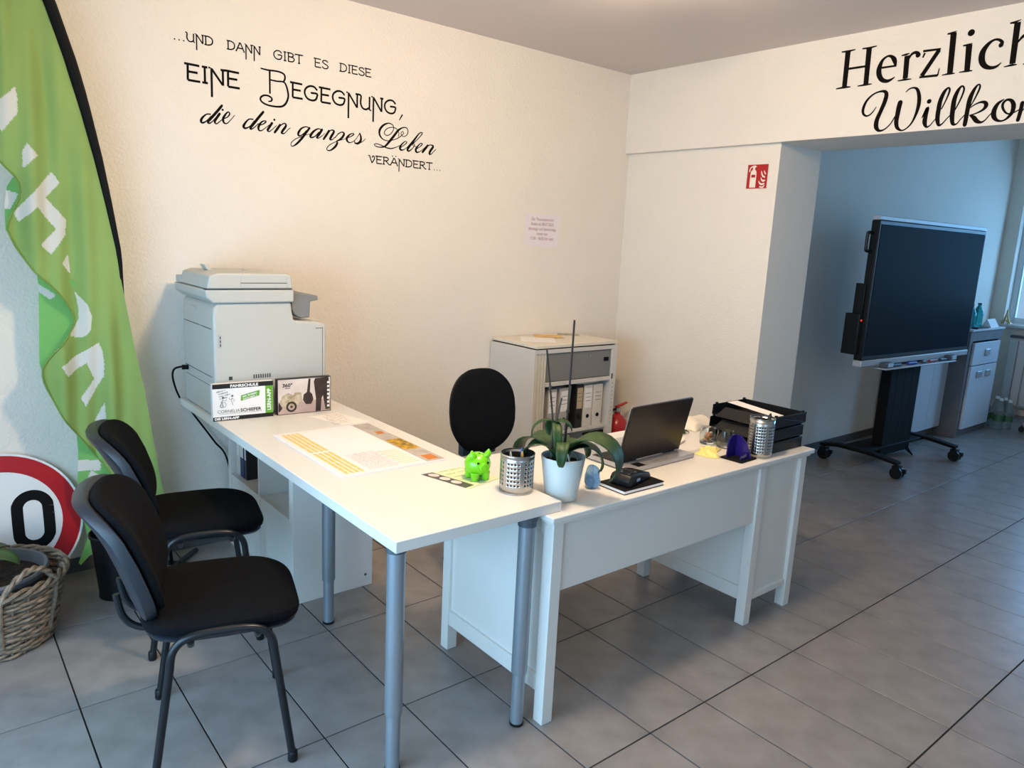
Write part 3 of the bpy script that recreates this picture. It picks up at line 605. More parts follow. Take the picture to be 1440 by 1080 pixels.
dr = MB().box(2.915, ay+.010, .752, 3.460, ay+.385, .922).build('drawer', M_CABD, c, world=True, bevel=.002)
MB().box(3.395, ay+.002, .850, 3.435, ay+.0102, .875).build('drawer_pull', M_BLACK, dr, world=True, bevel=.003)
MB().cyl((3.265, ay+.0102, .895), (3.265, ay+.005, .895), .008, 12).build('lock', M_STEEL, dr, world=True)
MB().box(2.905, ay+.004, .722, 3.463, ay+.03, .748).build('drawer_rail', M_CAB, c, world=True, bevel=.002)
MB().box(3.468, ay-.0015, .73, 3.478, ay+.001, .765).build('catch', M_BLACK, c, world=True, bevel=.001)
MB().box(2.905, ay+.02, .405, 3.463, by-.012, .425).build('shelf', M_CAB, c, world=True, bevel=.002)
MB().box(3.255, ay+.006, .375, 3.44, ay+.02, .395).build('shelf_grip', M_BLACK, c, world=True, bevel=.004)
b = MB()
for k in range(11):
    b.cyl((3.484, ay-.0006, .44+k*.026), (3.484, ay+.0005, .44+k*.026), .003, 8)
b.build('rail_holes', M_LINE, c, world=True, smooth=0)
# folders in the cabinet
def folder(x, w_, h, cols, label, tilt=0, dark=False):
    f = thing('lever_arch_file', label, 'binder', (x+w_/2, ay+.165, .4255), group='lever arch files in the filing cabinet')
    f.rotation_euler = (0, tilt, 0)
    sp = MB().box(-w_/2+.001, -.135, 0, w_/2-.001, .135, h).build('cover', cols[0], f, bevel=.003)
    MB().box(-w_/2+.008, -.1362, h*.45, w_/2-.008, -.1351, h*.93).build('spine_label', cols[1], f, smooth=0)
    pr_ = MB()
    for q in range(3): pr_.box(-w_/2+.014, -.1366, h*(.62+.09*q), w_/2-.016, -.1362, h*(.63+.09*q))
    pr_.build('label_lines', M_LINE, f, smooth=0)
    MB().lathe([(.010, 0), (.013, .001), (.013, .003)], seg=16).xf(lambda px, py, pz: (px, -.1350-pz, h*.26+py)).build('finger_ring', M_BLACK, f)
M_FW = mat('file_white', (214, 208, 198), .55); M_FG = mat('file_grey', (172, 168, 162), .6); M_FB = mat('file_black', (30, 27, 26), .5); M_FT = mat('file_tan', (190, 172, 138), .6)
folder(2.955, .075, .272, (M_FG, M_PAPER), 'grey lever arch file, first from the left in the cabinet')
folder(3.055, .078, .272, (M_FG, M_PAPER), 'pale grey lever arch file, second in the cabinet')
folder(3.195, .062, .280, (M_FB, M_FT), 'black lever arch file with tan spine label in the cabinet')
folder(3.265, .075, .272, (M_FW, M_PAPER), 'white lever arch file between the black one and the last one')
folder(3.350, .082, .272, (M_FW, M_FW), 'white lever arch file at the right end of the cabinet row')
pk = MB().sell(.112, .13, .007, .3, .3, 24, 6).xf(lambda x, y, z: (3.315+x, ay+.17+y, .7085+z+.002*(x/.11)))
tag(pk.build('paper_stack', M_PAPER, world=True), 'white paper pad lying across the files under the cabinet drawer', 'paper')
# papers on top of the cabinet
ZC = zt_+.026
def sheet(name, pts, z, m_, label, cat='paper', th=.0012, grp=None):
    b = MB(); b.prism(pts, lambda a, b_, t_: (a, b_, t_), z, z+th)
    return tag(b.build(name, m_, world=True, smooth=0), label, cat, grp)
e = ZC+.0003
sheet('paper_sheet', [(2.86, 3.40), (3.04, 3.28), (3.17, 3.45), (2.99, 3.57)], e, M_PAPER, 'white sheet lying at the left on the filing cabinet')
sheet('brochure', [(3.06, 3.50), (3.22, 3.40), (3.30, 3.53), (3.14, 3.62)], e+.0016, mat('brochure_orange', (206, 150, 62), .5, var=(24, .3, (232, 202, 140))), 'orange brochure lying on the filing cabinet')
sheet('brochure', [(3.30, 3.56), (3.42, 3.47), (3.47, 3.54), (3.36, 3.62)], e, mat('brochure_olive', (120, 118, 92), .5, var=(30, .3, (190, 186, 170))), 'small dark green leaflet at the back of the filing cabinet')
# ================================================================== printer on the table
p = thing('printer', 'large grey white multifunction printer on the back end of the table', 'printer', (1.2, 3.34, ZT))
px0, px1, py0, py1 = .962, 1.462, 3.125, 3.56
# main body, profile in x-z (rear at left, front at right)
prof = [(px0, .776), (px1, .776), (px1, 1.160), (px1-.04, 1.172), (1.310, 1.180), (1.302, 1.22), (1.298, 1.262), (px0+.02, 1.262), (px0+.004, 1.24), (px0, 1.20)]
MB().prism(prof, lambda a, b_, t_: (a, t_, b_), py0, py1).build('body', M_PRN, p, world=True, bevel=.010, bseg=3)
# scanner unit and lid
MB().prism([(.935, 1.285), (.962, 1.2625), (1.300, 1.2625), (1.306, 1.270), (1.306, 1.318), (.930, 1.318)], lambda a, b_, t_: (a, t_, b_), py0-.012, py1+.004).build('scanner_unit', M_PRN, p, world=True, bevel=.006)
lid = MB().prism([(.938, 1.320), (1.304, 1.320), (1.298, 1.376), (1.282, 1.386), (.985, 1.386), (.950, 1.374)], lambda a, b_, t_: (a, t_, b_), py0-.008, py1-.06).build('document_feeder', M_PRN, p, world=True, bevel=.008, bseg=3)
MB().prism([(.938, 1.320), (1.290, 1.320), (1.290, 1.352), (.938, 1.352)], lambda a, b_, t_: (a, t_, b_), py1-.06, py1+.002).build('hinge_cover', M_PRN, p, world=True, bevel=.004)
MB().box(1.075, py0-.0086, 1.344, 1.275, py0-.0076, 1.347).build('feeder_slot', M_LINE, lid, world=True, smooth=0)
for x in (1.075, 1.275): MB().box(x, py0-.0085, 1.322, x+.0015, py0-.0076, 1.372).build('feeder_seam', mat('pale_seam', (165, 166, 164), .6), lid, world=True, smooth=0)
MB().prism([(1.00, 1.386), (1.025, 1.386), (.995, 1.408), (.985, 1.412), (.988, 1.404)], lambda a, b_, t_: (a, t_, b_), 3.30, 3.36).build('tray_tab', M_PRN, lid, world=True, bevel=.0015)
MB().sell(.012, .01, .006, .8, .8, 14, 8, at=(1.18, 3.36, 1.388)).build('lid_knob', M_PRN, lid, world=True)
# grey control panel arm reaching out at the front
MB().prism([(1.306, 1.300), (1.318, 1.305), (1.430, 1.288), (1.434, 1.268), (1.396, 1.262), (1.392, 1.190), (1.350, 1.188), (1.318, 1.205), (1.308, 1.23)], lambda a, b_, t_: (a, t_, b_), py0+.02, py1-.04).build('control_panel', M_PRND, p, world=True, bevel=.005)
# seams, vents and latches
sm = MB()
sm.box(px0+.002, py0+.03, 1.150, px0-.0012, py1-.02, 1.153); sm.box(px0+.002, py0+.03, .945, px0-.0012, py1-.02, .9475); sm.box(px0+.002, py0+.03, .905, px0-.0012, py1-.02, .9065)
sm.box(1.41, py0-.0010, 1.142, 1.445, py0+.002, 1.1445); sm.box(1.443, py0-.0010, .80, 1.4445, py0+.002, 1.1445)
sm.box(.935-.004, py0+.02, 1.3182, 1.300, py0-.0115, 1.3198)
sm.build('seams', M_LINE, p, world=True, smooth=0)
v = MB().box(.978, py0-.0012, 1.075, .992, py0+.002, 1.130).build('side_latch', mat('latch_grey', (172, 178, 178), .5), p, world=True, bevel=.0008)
for q in range(3): MB().box(.9865, py0-.0020, 1.080+.016*q, .9905, py0-.0010, 1.091+.016*q).build('latch_slot', M_LINE, v, world=True, smooth=0)
MB().box(px0-.0015, 3.27, 1.120, px0+.002, 3.33, 1.152).build('rear_catch', M_PRN, p, world=True, bevel=.002)
MB().box(px0-.0012, 3.36, 1.185, px0+.002, 3.44, 1.225).build('rear_cover', M_PRN, p, world=True, bevel=.003)
vt = MB()
for q in range(8): vt.box(1.125+.010*q, py0-.0010, .935, 1.130+.010*q, py0+.002, .952)
vt.box(1.02, py0-.001, .935, 1.035, py0+.002, .95)
vt.build('vent', M_LINE, p, world=True, smooth=0)
pc = MB().tube(catmull([(px0-.002, 3.50, .935), (.93, 3.512, .936), (.905, 3.520, .925), (.900, 3.53, .89), (.915, 3.545, .83), (.935, 3.56, .782)], 6), .0045, 8)
pc.tube([(px0-.001, 3.50, .935), (.935, 3.507, .935)], .011, 8)
pc.build('power_plug', M_BLACK, p, world=True)
cbl = MB().tube(catmull([(.985, 3.618, .735), (1.005, 3.617, .69), (1.055, 3.616, .61), (1.105, 3.616, .53), (1.16, 3.617, .44), (1.20, 3.617, .20), (1.22, 3.617, .07)], 6), .0045, 8)
tag(cbl.build('power_cable', M_BLACK, world=True), 'black power cable hanging below the table beside the cube shelf', 'cable')

# ================================================================== two display boxes against the printer
def scribble(mb, fn, x, y, wd, hh, rot, t_, seed):
    '''print too small to read: a row of short upright and round marks'''
    rr = random.Random(seed); c_, s_ = cos(rot), sin(rot); a = 0
    while a < wd:
        lw = hh*rr.uniform(.35, .6)
        if rr.random() > .15:
            k_ = rr.random()
            pts = [(a, 0, hh*.18), (a, hh*.75, hh*.18), (a+lw*.8, hh*.75, hh*.18), (a+lw*.8, 0, hh*.18)] if k_ < .5 else [(a+lw*.8, hh*.7, hh*.18), (a, hh*.6, hh*.18), (a+lw*.7, hh*.25, hh*.18), (a, 0, hh*.18)]
            vs, f_ = stroke2d(pts, False); mb.add([fn(x+p*c_-q*s_, y+p*s_+q*c_, t_) for p, q in vs], f_)
        a += lw*1.25
def fbox(name, label, xa, xb_, y, h, th, side):
    t_ = thing(name, label, 'box', ((xa+xb_)/2, y+th/2, ZT), radians(-3.5))
    hw = (xb_-xa)/2
    MB().box(-hw, -th/2, .0003, hw, th/2, h).build('carton', side, t_, bevel=.001)
    return t_, hw, -th/2
M_CARD = mat('card_white', (232, 230, 228), .5); M_CK = mat('card_black', (22, 20, 22), .5); M_CG = mat('card_green', (96, 160, 48), .5); M_CGT = mat('card_grey_print', (96, 98, 96), .6)
bx1, hw, fy = fbox('product_box', 'white driving school app box with black and green bands, leaning at the printer', .935, 1.186, 3.066, .158, .028, M_CARD)
F1 = lambda a, b_, t_: (a, fy-.0004-t_, b_)
h = .158
def rect(mb, fn, a, b_, c_, d_, t_): mb.add([fn(a, b_, t_), fn(c_, b_, t_), fn(c_, d_, t_), fn(a, d_, t_)], [(0, 1, 2, 3)])
k = MB(); rect(k, F1, -hw, h-.020, hw, h, 0); rect(k, F1, -hw, 0.001, hw, .018, 0); k.build('black_band', M_CK, bx1, smooth=0)
k = MB(); rect(k, F1, hw-.034, .018, hw-.001, h-.020, .0001); k.add([F1(x, z, .0002) for x, z in ((-.012, .080), (.066, .098), (.068, .122), (-.010, .104))], [(0, 1, 2, 3)]); k.build('green_panel', M_CG, bx1, smooth=0)
k = MB(); put_text(k, 'FAHRSCHULE', .016, F1, -.054, h-.016, .0004, width=.116, bold=.0006); put_text(k, 'DIE LERN-APP', .013, F1, -hw+.006, .0055, .0004, width=.10, bold=.0006)
put_text(k, 'LERN-APP', .022, F1, hw-.011, .030, .0004, width=.095, rot=pi/2, bold=.0006)
scribble(k, F1, -.004, .094, .062, .0085, .225, .0004, 1); scribble(k, F1, -.001, .084, .056, .0085, .225, .0004, 2)
k.build('white_lettering', mat('print_white', (240, 240, 236), .6), bx1, smooth=0)
k = MB(); put_text(k, 'SCHIEFER', .019, F1, -.014, .034, .0004, width=.088, bold=.0005); k.build('dark_lettering', M_CK, bx1, smooth=0)
k = MB(); put_text(k, 'CORNELIA', .019, F1, -.108, .034, .0004, width=.092)
rect(k, F1, -.10, .029, .075, .0302, .0004)
for q, wd in enumerate((.034, .040, .045, .034)): scribble(k, F1, -.108+.004*q, .122-.010*q, wd, .0065, .2, .0004, 3+q)
def fig(x, z, arm):
    for pts in ([(x, z+.020, .0016), (x-.004, z+.010, .0016), (x-.002, z, .0016), (x+.002, z-.012, .0016)], [(x, z+.016, .0014), (x+arm*.010, z+.012, .0014), (x+arm*.014, z+.020, .0014)], [(x, z+.016, .0014), (x-arm*.008, z+.008, .0014), (x-arm*.004, z+.001, .0014)]):
        vs, f_ = stroke2d(pts); k.add([F1(a, b_, .0004) for a, b_ in vs], f_)
    k.add([F1(x+.0045*cos(2*pi*i/10), z+.027+.0045*sin(2*pi*i/10), .0004) for i in range(10)], [tuple(range(10))])
fig(-.084, .073, 1); fig(-.046, .078, -1)
for (cx_, cz_, r_) in ((-.083, .069, .012), (-.091, .064, .007)):
    n_ = 16
    for i in range(n_):
        a0, a1 = 2*pi*i/n_, 2*pi*(i+1)/n_
        k.add([F1(cx_+r_*cos(a0), cz_+r_*sin(a0), .0004), F1(cx_+r_*cos(a1), cz_+r_*sin(a1), .0004), F1(cx_+(r_-.0016)*cos(a1), cz_+(r_-.0016)*sin(a1), .0004), F1(cx_+(r_-.0016)*cos(a0), cz_+(r_-.0016)*sin(a0), .0004)], [(0, 1, 2, 3)])
k.build('grey_lettering', M_CGT, bx1, smooth=0)

bx2, hw, fy2 = fbox('product_box', 'box with sepia photo of a motorcycle and rider, right of the driving school box', 1.204, 1.448, 3.052, .160, .028, M_CK)
F2 = lambda a, b_, t_: (a, fy2-.0004-t_, b_)
M_SEP = mat('photo_sepia_light', (222, 208, 198), .5, var=(9, .2, (196, 178, 168))); M_SEPD = mat('photo_sepia_dark', (52, 38, 34), .5, var=(40, .4)); M_SEPM = mat('photo_sepia_mid', (150, 128, 96), .5, var=(50, .3, (200, 186, 160))); M_SEPG = mat('photo_sepia_ground', (176, 152, 142), .5, var=(14, .15))
k = MB(); rect(k, F2, -hw+.003, .003, hw-.003, .157, 0); k.build('photo', M_SEP, bx2, smooth=0)
k = MB(); k.add([F2(x, z, .0001) for x, z in ((-hw+.003, .003), (hw-.003, .003), (hw-.003, .060), (.02, .055), (-hw+.003, .045))], [(0, 1, 2, 3, 4)]); k.build('photo_ground', M_SEPG, bx2, smooth=0)
k = MB()
k.add([F2(x, z, .0002) for x, z in ((-.115, .05), (-.10, .085), (-.075, .097), (-.05, .085), (-.045, .097), (-.015, .095), (-.01, .055), (-.03, .04), (-.08, .03))], [tuple(range(9))]); k.build('photo_motorcycle', M_SEPM, bx2, smooth=0)
k = MB()
def ringp(cx_, cz_, r0, r1, n_=18):
    for i in range(n_):
        a0, a1 = 2*pi*i/n_, 2*pi*(i+1)/n_
        k.add([F2(cx_+r1*cos(a0), cz_+r1*sin(a0), .0003), F2(cx_+r1*cos(a1), cz_+r1*sin(a1), .0003), F2(cx_+r0*cos(a1), cz_+r0*sin(a1), .0003), F2(cx_+r0*cos(a0), cz_+r0*sin(a0), .0003)], [(0, 1, 2, 3)])
ringp(-.060, .034, .015, .024); ringp(-.060, .034, .001, .006)
k.add([F2(x, z, .0003) for x, z in ((-.117, .06), (-.10, .03), (-.115, .012), (-.118, .02))], [(0, 1, 2, 3)])
k.add([F2(x, z, .0003) for x, z in ((.018, .155), (.010, .095), (-.005, .085), (-.008, .060), (.006, .040), (.030, .040), (.040, .060), (.034, .085), (.024, .095), (.027, .155))], [tuple(range(10))])   # arm with helmet
k.add([F2(x, z, .0003) for x, z in ((.042, .140), (.048, .155), (.092, .157), (.110, .157), (.116, .110), (.110, .060), (.117, .010), (.097, .008), (.084, .075), (.078, .060), (.074, .004), (.050, .004), (.052, .06))], [tuple(range(13))])  # rider's legs
k.build('photo_rider', M_SEPD, bx2, smooth=0)
k = MB(); put_text(k, '360°', .022, F2, -.100, .124, .0005, width=.045, bold=.0006); rect(k, F2, -.088, .117, -.064, .1195, .0005); k.build('lettering', M_CK, bx2, smooth=0)
k = MB()
for q in range(7): rect(k, F2, .104, .020+.018*q, .114, .030+.018*q, .0005)
k.build('side_print', M_CARD, bx2, smooth=0)

# ================================================================== feather flag
RTAB = [(2.66, .36), (2.55, .425), (2.375, .489), (2.173, .547), (2.034, .580), (1.811, .625), (1.632, .654), (1.461, .679), (1.314, .696), (1.224, .708), (1.04, .733), (.866, .762), (.553, .798), (.339, .826), (.12, .850), (.0, .862)]
LTAB = [(2.66, .02), (2.45, .03), (2.2, .12), (2.0, .20), (1.85, .265), (1.77, .303), (1.742, .335), (1.698, .361), (1.653, .363), (1.60, .340), (1.55, .318), (1.517, .312), (1.451, .338), (1.356, .390), (1.30, .446), (1.24, .49), (1.17, .520), (1.11, .490), (1.04, .43), (.987, .388), (.94, .385), (.898, .397), (.758, .451), (.643, .525), (.52, .60), (.40, .66), (.30, .70)]
LT2 = [(1.72, .345), (1.684, .324), (1.61, .312), (1.52, .310), (1.36, .40), (1.308, .403), (1.088, .392), (.987, .388), (.90, .41), (.77, .47), (.70, .502), (.597, .502), (.41, .488), (.344, .501), (.193, .520), (.087, .478)]
def fy_(x, z):
    u = (interp(RTAB, z)-x)
    return 3.455+min(1, max(0, u*9))*(.016*sin(x*34+z*2.2)+.010*sin(x*71-z*3)-.03*max(0, min(1, u*2.5))*sin(z*6.5+1))
def front(u, v_):
    z = 2.64+(.30-2.64)*v_; a, b_ = interp(LTAB, z), interp(RTAB, z)
    x = a+(b_-a)*u
    return (x, fy_(x, z), z)
M_FLAG = mat('flag_green', (146, 176, 100), .85, bump=(700, .12, .001), var=(4, .06), transl=.25)
M_FLAGB = mat('flag_green_reverse', (126, 188, 104), .85, var=(4, .05), transl=.25)
M_FLAGW = mat('flag_white_print', (222, 220, 212), .85, transl=.25)
polys = [[(.20, 1.90), (.297, 1.975), (.367, 2.046), (.372, 2.006), (.369, 1.953), (.318, 1.884), (.27, 1.90)],
 [(.375, 1.817), (.391, 1.849), (.425, 1.807), (.374, 1.755)],
 [(.471, 1.752), (.495, 1.711), (.445, 1.651), (.51, 1.57), (.506, 1.512), (.45, 1.43), (.416, 1.468), (.473, 1.531), (.413, 1.613), (.353, 1.553), (.335, 1.586)],
 [(.511, 1.434), (.514, 1.354), (.484, 1.396)],
 [(.524, 1.283), (.560, 1.235), (.576, 1.185), (.568, 1.126), (.545, 1.10), (.523, 1.095), (.490, 1.107), (.515, 1.14), (.530, 1.176), (.532, 1.22)],
 [(.451, .984), (.594, 1.073), (.605, 1.041), (.610, .98), (.606, .928), (.535, .801), (.52, .84), (.571, .92), (.546, .989), (.475, .939)],
 [(.605, .815), (.608, .71), (.562, .716)]]
polys_back = [[(.40, .575), (.585, .552), (.580, .507), (.40, .52)], [(.545, .51), (.578, .482), (.520, .398), (.498, .408)], [(.40, 1.315), (.46, 1.268), (.44, 1.25), (.40, 1.28)], [(.30, 1.68), (.36, 1.66), (.33, 1.60), (.30, 1.60)]]
def inside(x, z, pl):
    c_ = False; j = len(pl)-1
    for i in range(len(pl)):
        (xi, zi), (xj, zj) = pl[i], pl[j]
        if (zi > z) != (zj > z) and x < (xj-xi)*(z-zi)/(zj-zi)+xi: c_ = not c_
        j = i
    return c_
def cloth(fn, nu, nv, pls):
    mb = MB().grid(fn, nu, nv)
    for i, f in enumerate(mb.f):
        x = sum(mb.v[q][0] for q in f)/4; z = sum(mb.v[q][2] for q in f)/4
        if any(inside(x, z, pl) for pl in pls): mb.mi[i] = 1
    return mb
fl = thing('feather_flag', 'tall green feather flag with white letters on a black bowed pole', 'flag', (.862, 3.46, 0))
cl = cloth(front, 100, 420, polys).build('cloth', [M_FLAG, M_FLAGW], fl, world=True, smooth=180)
def back(u, v_):
    z = 1.72+(.087-1.72)*v_; a = interp(LT2, z); b_ = max(a+.01, min(interp(LTAB, z)+.10, .74)) if z > .30 else a+.14*(z-.087)/.22+.004
    x = a+(b_-a)*u
    return (x, 3.515+.012*sin(z*9)-.03*u, z)
cloth(back, 40, 300, polys_back).build('folded_edge', [M_FLAGB, M_FLAGW], fl, world=True, smooth=180)
hem = [(interp(LTAB, z), 0, z) for z in [2.6-.03*i for i in range(77)]]
MB().tube([(x, fy_(x, z)-.002, z) for x, y, z in hem], .004, 6).build('hem', mat('flag_hem_green', (108, 140, 66), .85), cl, world=True)
zz = [2.66-.06*i for i in range(44)]+[.01]
MB().tube([(interp(RTAB, z)-.012+.022*max(0, min(1, (z-1.18)/.25)), 3.470-.012*max(0, min(1, (z-1.18)/.25)), z) for z in zz], [.004+.018*max(0, min(1, (z-1.1)/1.0))+.004*(z < 1.2) for z in zz], 10).build('pole', M_BLACK, fl, world=True)
for a in range(4):
    MB().tube([(.872, 3.455, .012), (.872+.16*cos(a*pi/2+.78), 3.455+.16*sin(a*pi/2+.78), .012)], .0115, 8).build('foot', M_BLACKM, fl, world=True)

# dark tapered waste bin in front of the flag
wb = thing('waste_bin', 'small black tapered waste bin on the floor behind the chairs', 'bin', (.600, 3.315, 0))
MB().lathe([(.0, .004), (.080, .004), (.104, .27), (.108, .27), (.110, .282), (.104, .284), (.100, .27), (.078, .010), (.0, .010)], seg=28, caps=False).build('bucket', M_BLACKP, wb)
MB().lathe([(.070, 0), (.082, .001), (.083, .006), (.070, .006)], seg=28).build('base_ring', M_BLACKP, wb)

# ================================================================== round speed limit sign leaning at the wall
sg = thing('speed_sign', 'round red rimmed speed limit sign leaning at the wall behind the basket', 'sign', (.215, 3.525, 0))
tl = radians(9)
def fnG(a, b_, t_): return (a, (b_+.3)*sin(tl)-t_*cos(tl), (b_+.3)*cos(tl)+t_*sin(tl)+.006)
def disc(r0, r1, t_, n_=64):
    mb = MB()
    o_ = [fnG(r1*cos(2*pi*i/n_), r1*sin(2*pi*i/n_), t_) for i in range(n_)]
    if r0 <= 0: mb.add(o_, [tuple(range(n_))])
    else:
        i_ = [fnG(r0*cos(2*pi*i/n_), r0*sin(2*pi*i/n_), t_) for i in range(n_)]
        mb.add(o_+i_, [(i, (i+1) % n_, n_+(i+1) % n_, n_+i) for i in range(n_)])
    return mb
b = MB(); b.prism([(.3*cos(2*pi*i/64), .3*sin(2*pi*i/64)) for i in range(64)], fnG, -.004, .001); b.build('plate', mat('sign_aluminium_white', (226, 228, 226), .4), sg)
disc(.222, .291, .0014).build('red_ring', mat('traffic_red', (168, 14, 26), .4, var=(30, .06)), sg, smooth=0)
def digit(strokes):
    mb = MB()
    for pts in strokes:
        vs, f_ = stroke2d(catmull(pts, 6, closed=True)+[pts[0]] if len(pts) > 8 else pts, len(pts) <= 8)
        mb.add([fnG(x, y, .0016) for x, y in vs], f_)
    return mb
W_ = .043
zero = [(.115+.056*cos(a), .052+.056*sin(a), W_) for a in [pi*i/8 for i in range(9)]]+[(.115+.056*cos(a), -.052+.056*sin(a), W_) for a in [pi+pi*i/8 for i in range(9)]]
digit([zero]).build('digit', M_BLACK, sg, smooth=0)
digit([[(-.185, .062, W_), (-.165, .095, W_), (-.115, .102, W_), (-.066, .078, W_), (-.070, .028, W_), (-.125, .004, W_)], [(-.125, .004, W_), (-.066, -.018, W_), (-.056, -.065, W_), (-.100, -.100, W_), (-.160, -.098, W_), (-.188, -.062, W_)]]).build('digit', M_BLACK, sg, smooth=0)
MB().lathe([(.004, .0), (.004, .002)], seg=10).xf(lambda x, y, z: fnG(.19+x, .02+y, .0012+z)).build('bolt', M_LINE, sg)

# ================================================================== wicker basket with potted plant
bk = thing('wicker_basket', 'round grey brown wicker basket holding a potted plant at the left edge', 'basket', (.135, 3.165, 0))
M_WICK = mat('wicker', (128, 112, 94), .8, var=(40, .35), bump=(150, .4, .003), objvar=.22)
HB_, R0, R1 = .262, .185, .243
rad = lambda z: R0+(R1-R0)*(z/HB_)**.75
nrow = 20
for r in range(nrow):
    z = .012+r*(HB_-.03)/(nrow-1)
    pts = [((rad(z)+.0055*cos(14*2*pi*i/112+pi*(r % 2)))*cos(2*pi*i/112), (rad(z)+.0055*cos(14*2*pi*i/112+pi*(r % 2)))*sin(2*pi*i/112), z+.004*sin(5*2*pi*i/112+r*1.7)) for i in range(112)]
    MB().tube(pts, .0072, 6, closed=True).build('woven_strand', M_WICK, bk)
for k in range(28):
    a = 2*pi*k/28
    MB().tube([(rad(z)*cos(a), rad(z)*sin(a), z) for z in (.004, .1, .2, HB_)], .0042, 6).build('stake', M_WICK, bk)
for ph in (0, 2.1, 4.2):   # twisted rim
    pts = [((R1+.003+.011*cos(9*a+ph))*cos(a), (R1+.003+.011*cos(9*a+ph))*sin(a), HB_+.011*sin(9*a+ph)) for a in [2*pi*i/120 for i in range(120)]]
    MB().tube(pts, .0075, 6, closed=True).build('rim_strand', M_WICK, bk)
for am in (radians(-62), radians(118)):
    hd = None
    for ph in (0, pi):
        pts = []
        for i in range(25):
            t_ = i/24; a = am+(t_-.5)*.85; zz_ = HB_+.100*sin(pi*t_)**.7-.02
            pts.append(((R1+.006+.006*cos(20*t_+ph))*cos(a), (R1+.006+.006*cos(20*t_+ph))*sin(a), zz_+.006*sin(20*t_+ph)))
        for end, dirn in ((am-.425, 1), (am+.425, -1)): pass
        pts = [((rad(.06)+.008)*cos(am-.425), (rad(.06)+.008)*sin(am-.425), .06), ((rad(.18)+.010+.004*cos(ph))*cos(am-.43), (rad(.18)+.010)*sin(am-.43), .18)]+pts+[((rad(.18)+.010)*cos(am+.43), (rad(.18)+.010+.004*cos(ph))*sin(am+.43), .18), ((rad(.06)+.008)*cos(am+.425), (rad(.06)+.008)*sin(am+.425), .06)]
        MB().tube(pts, .0075, 6).build('handle_strand', M_WICK, bk)
MB().lathe([(0, .002), (R0-.01, .002), (R0-.01, .008), (0, .008)], seg=32, caps=False).build('basket_floor', M_WICK, bk)
ip = thing('plant_pot', 'grey plastic plant pot set inside the wicker basket', 'pot', (.128, 3.160, .0085))
MB().lathe([(.0, .001), (.13, .001), (.185, .255), (.200, .257), (.203, .273), (.198, .281), (.188, .279), (.182, .245), (.128, .012), (0, .012)], seg=48, caps=False).build('pot', mat('pot_grey', (92, 94, 96), .55), ip)
MB().lathe([(0, .243), (.08, .246), (.15, .241), (.1800, .237)], seg=48, caps=False).build('soil', mat('potting_soil', (44, 34, 28), .95, var=(60, .6), bump=(60, 1, .02)), ip)
M_LEAFD = mat('leaf_dark', (58, 84, 42), .42, var=(12, .25)); 
def leaf(base, az, length, width, rise, droop, name='leaf', parent=None, m_=None, fold=.25, n=14, twist=0):
    """strap leaf that rises and bends over"""
    mb = MB(); P_ = []; x = 0; z = 0; ang = rise; st = length/n
    for i in range(n+1):
        P_.append((x, z, ang)); x += st*cos(ang); z += st*sin(ang); ang -= droop/n*(1+.6*i/n)
    vs = []; fs_ = []
    for i, (px_, pz_, an) in enumerate(P_):
        t_ = i/n; wd = width*(sin(pi*min(1, .06+.94*t_)**.8)**.6)*.5+.0006
        tw = twist*t_
        for q in (-1, -.5, 0, .5, 1):
            off = q*wd; up = fold*abs(q)*wd
            lx = px_-up*sin(an); ly = off*cos(tw); lz = pz_+up*cos(an)+off*sin(tw)
            vs.append((base[0]+lx*cos(az)-ly*sin(az), base[1]+lx*sin(az)+ly*cos(az), base[2]+lz))
    for i in range(n):
        for q in range(4): fs_.append((i*5+q, i*5+q+1, i*5+q+6, i*5+q+5))
    mb.add(vs, fs_)
    return mb.build(name, m_ or M_LEAFD, parent, smooth=180, solid=.0025)
gp = thing('green_plant', 'green leafy plant growing in the basket pot at the left edge', 'plant', (.128, 3.160, .254))
MB().tube([(-.02, -.02, -.015), (-.03, -.03, .08), (-.05, -.03, .16)], [.012, .010, .006], 8).build('stem', mat('stem_green', (88, 96, 58), .6), gp)
for (az, ln, wd, ri, dp) in ((-.5, .20, .10, 1.0, 1.6), (.35, .17, .085, 1.15, 1.5), (-1.6, .24, .10, 1.1, 1.5), (2.6, .28, .11, 1.15, 1.3), (3.7, .30, .12, 1.1, 1.4), (4.3, .22, .10, 1.2, 1.5), (1.6, .20, .09, 1.2, 1.3)):
    leaf((-.045, -.03, .05), az, ln, wd, ri, dp, parent=gp)
# ================================================================== things on the table
e = .0004
T3 = lambda a, b_, t_: (a, b_, t_)
# desk pad calendar
dp = thing('desk_pad', 'large paper desk pad calendar with yellow columns lying on the table', 'desk pad', (1.265, 2.445, ZT))
X0, X1, Y0, Y1 = 1.062, 1.474, 2.145, 2.745
MB().box(X0, Y0, ZT+e, X1, Y1, ZT+.006).build('pad', mat('pad_paper', (236, 228, 226), .75, var=(3, .02)), dp, world=True, smooth=0)
zp = ZT+.0062
def rz(mb, a, b_, c_, d_, z): mb.add([(a, b_, z), (c_, b_, z), (c_, d_, z), (a, d_, z)], [(0, 1, 2, 3)])
k = MB()
M_YEL = mat('print_yellow', (226, 178, 84), .7, var=(90, .25, (240, 214, 150)))
for (ya, yb) in ((2.165, 2.43), (2.445, 2.725)):
    for i in range(4):
        k = MB(); rz(k, X0+.022+.019*i, ya, X0+.036+.019*i, yb, zp); k.build('yellow_column', M_YEL, dp, world=True, smooth=0)
for i in range(9):
    k = MB(); rz(k, X1-.17, 2.175+.020*i, X1-.095, 2.182+.020*i, zp); k.build('yellow_line', mat('print_yellow_pale', (236, 206, 150), .7), dp, world=True, smooth=0)
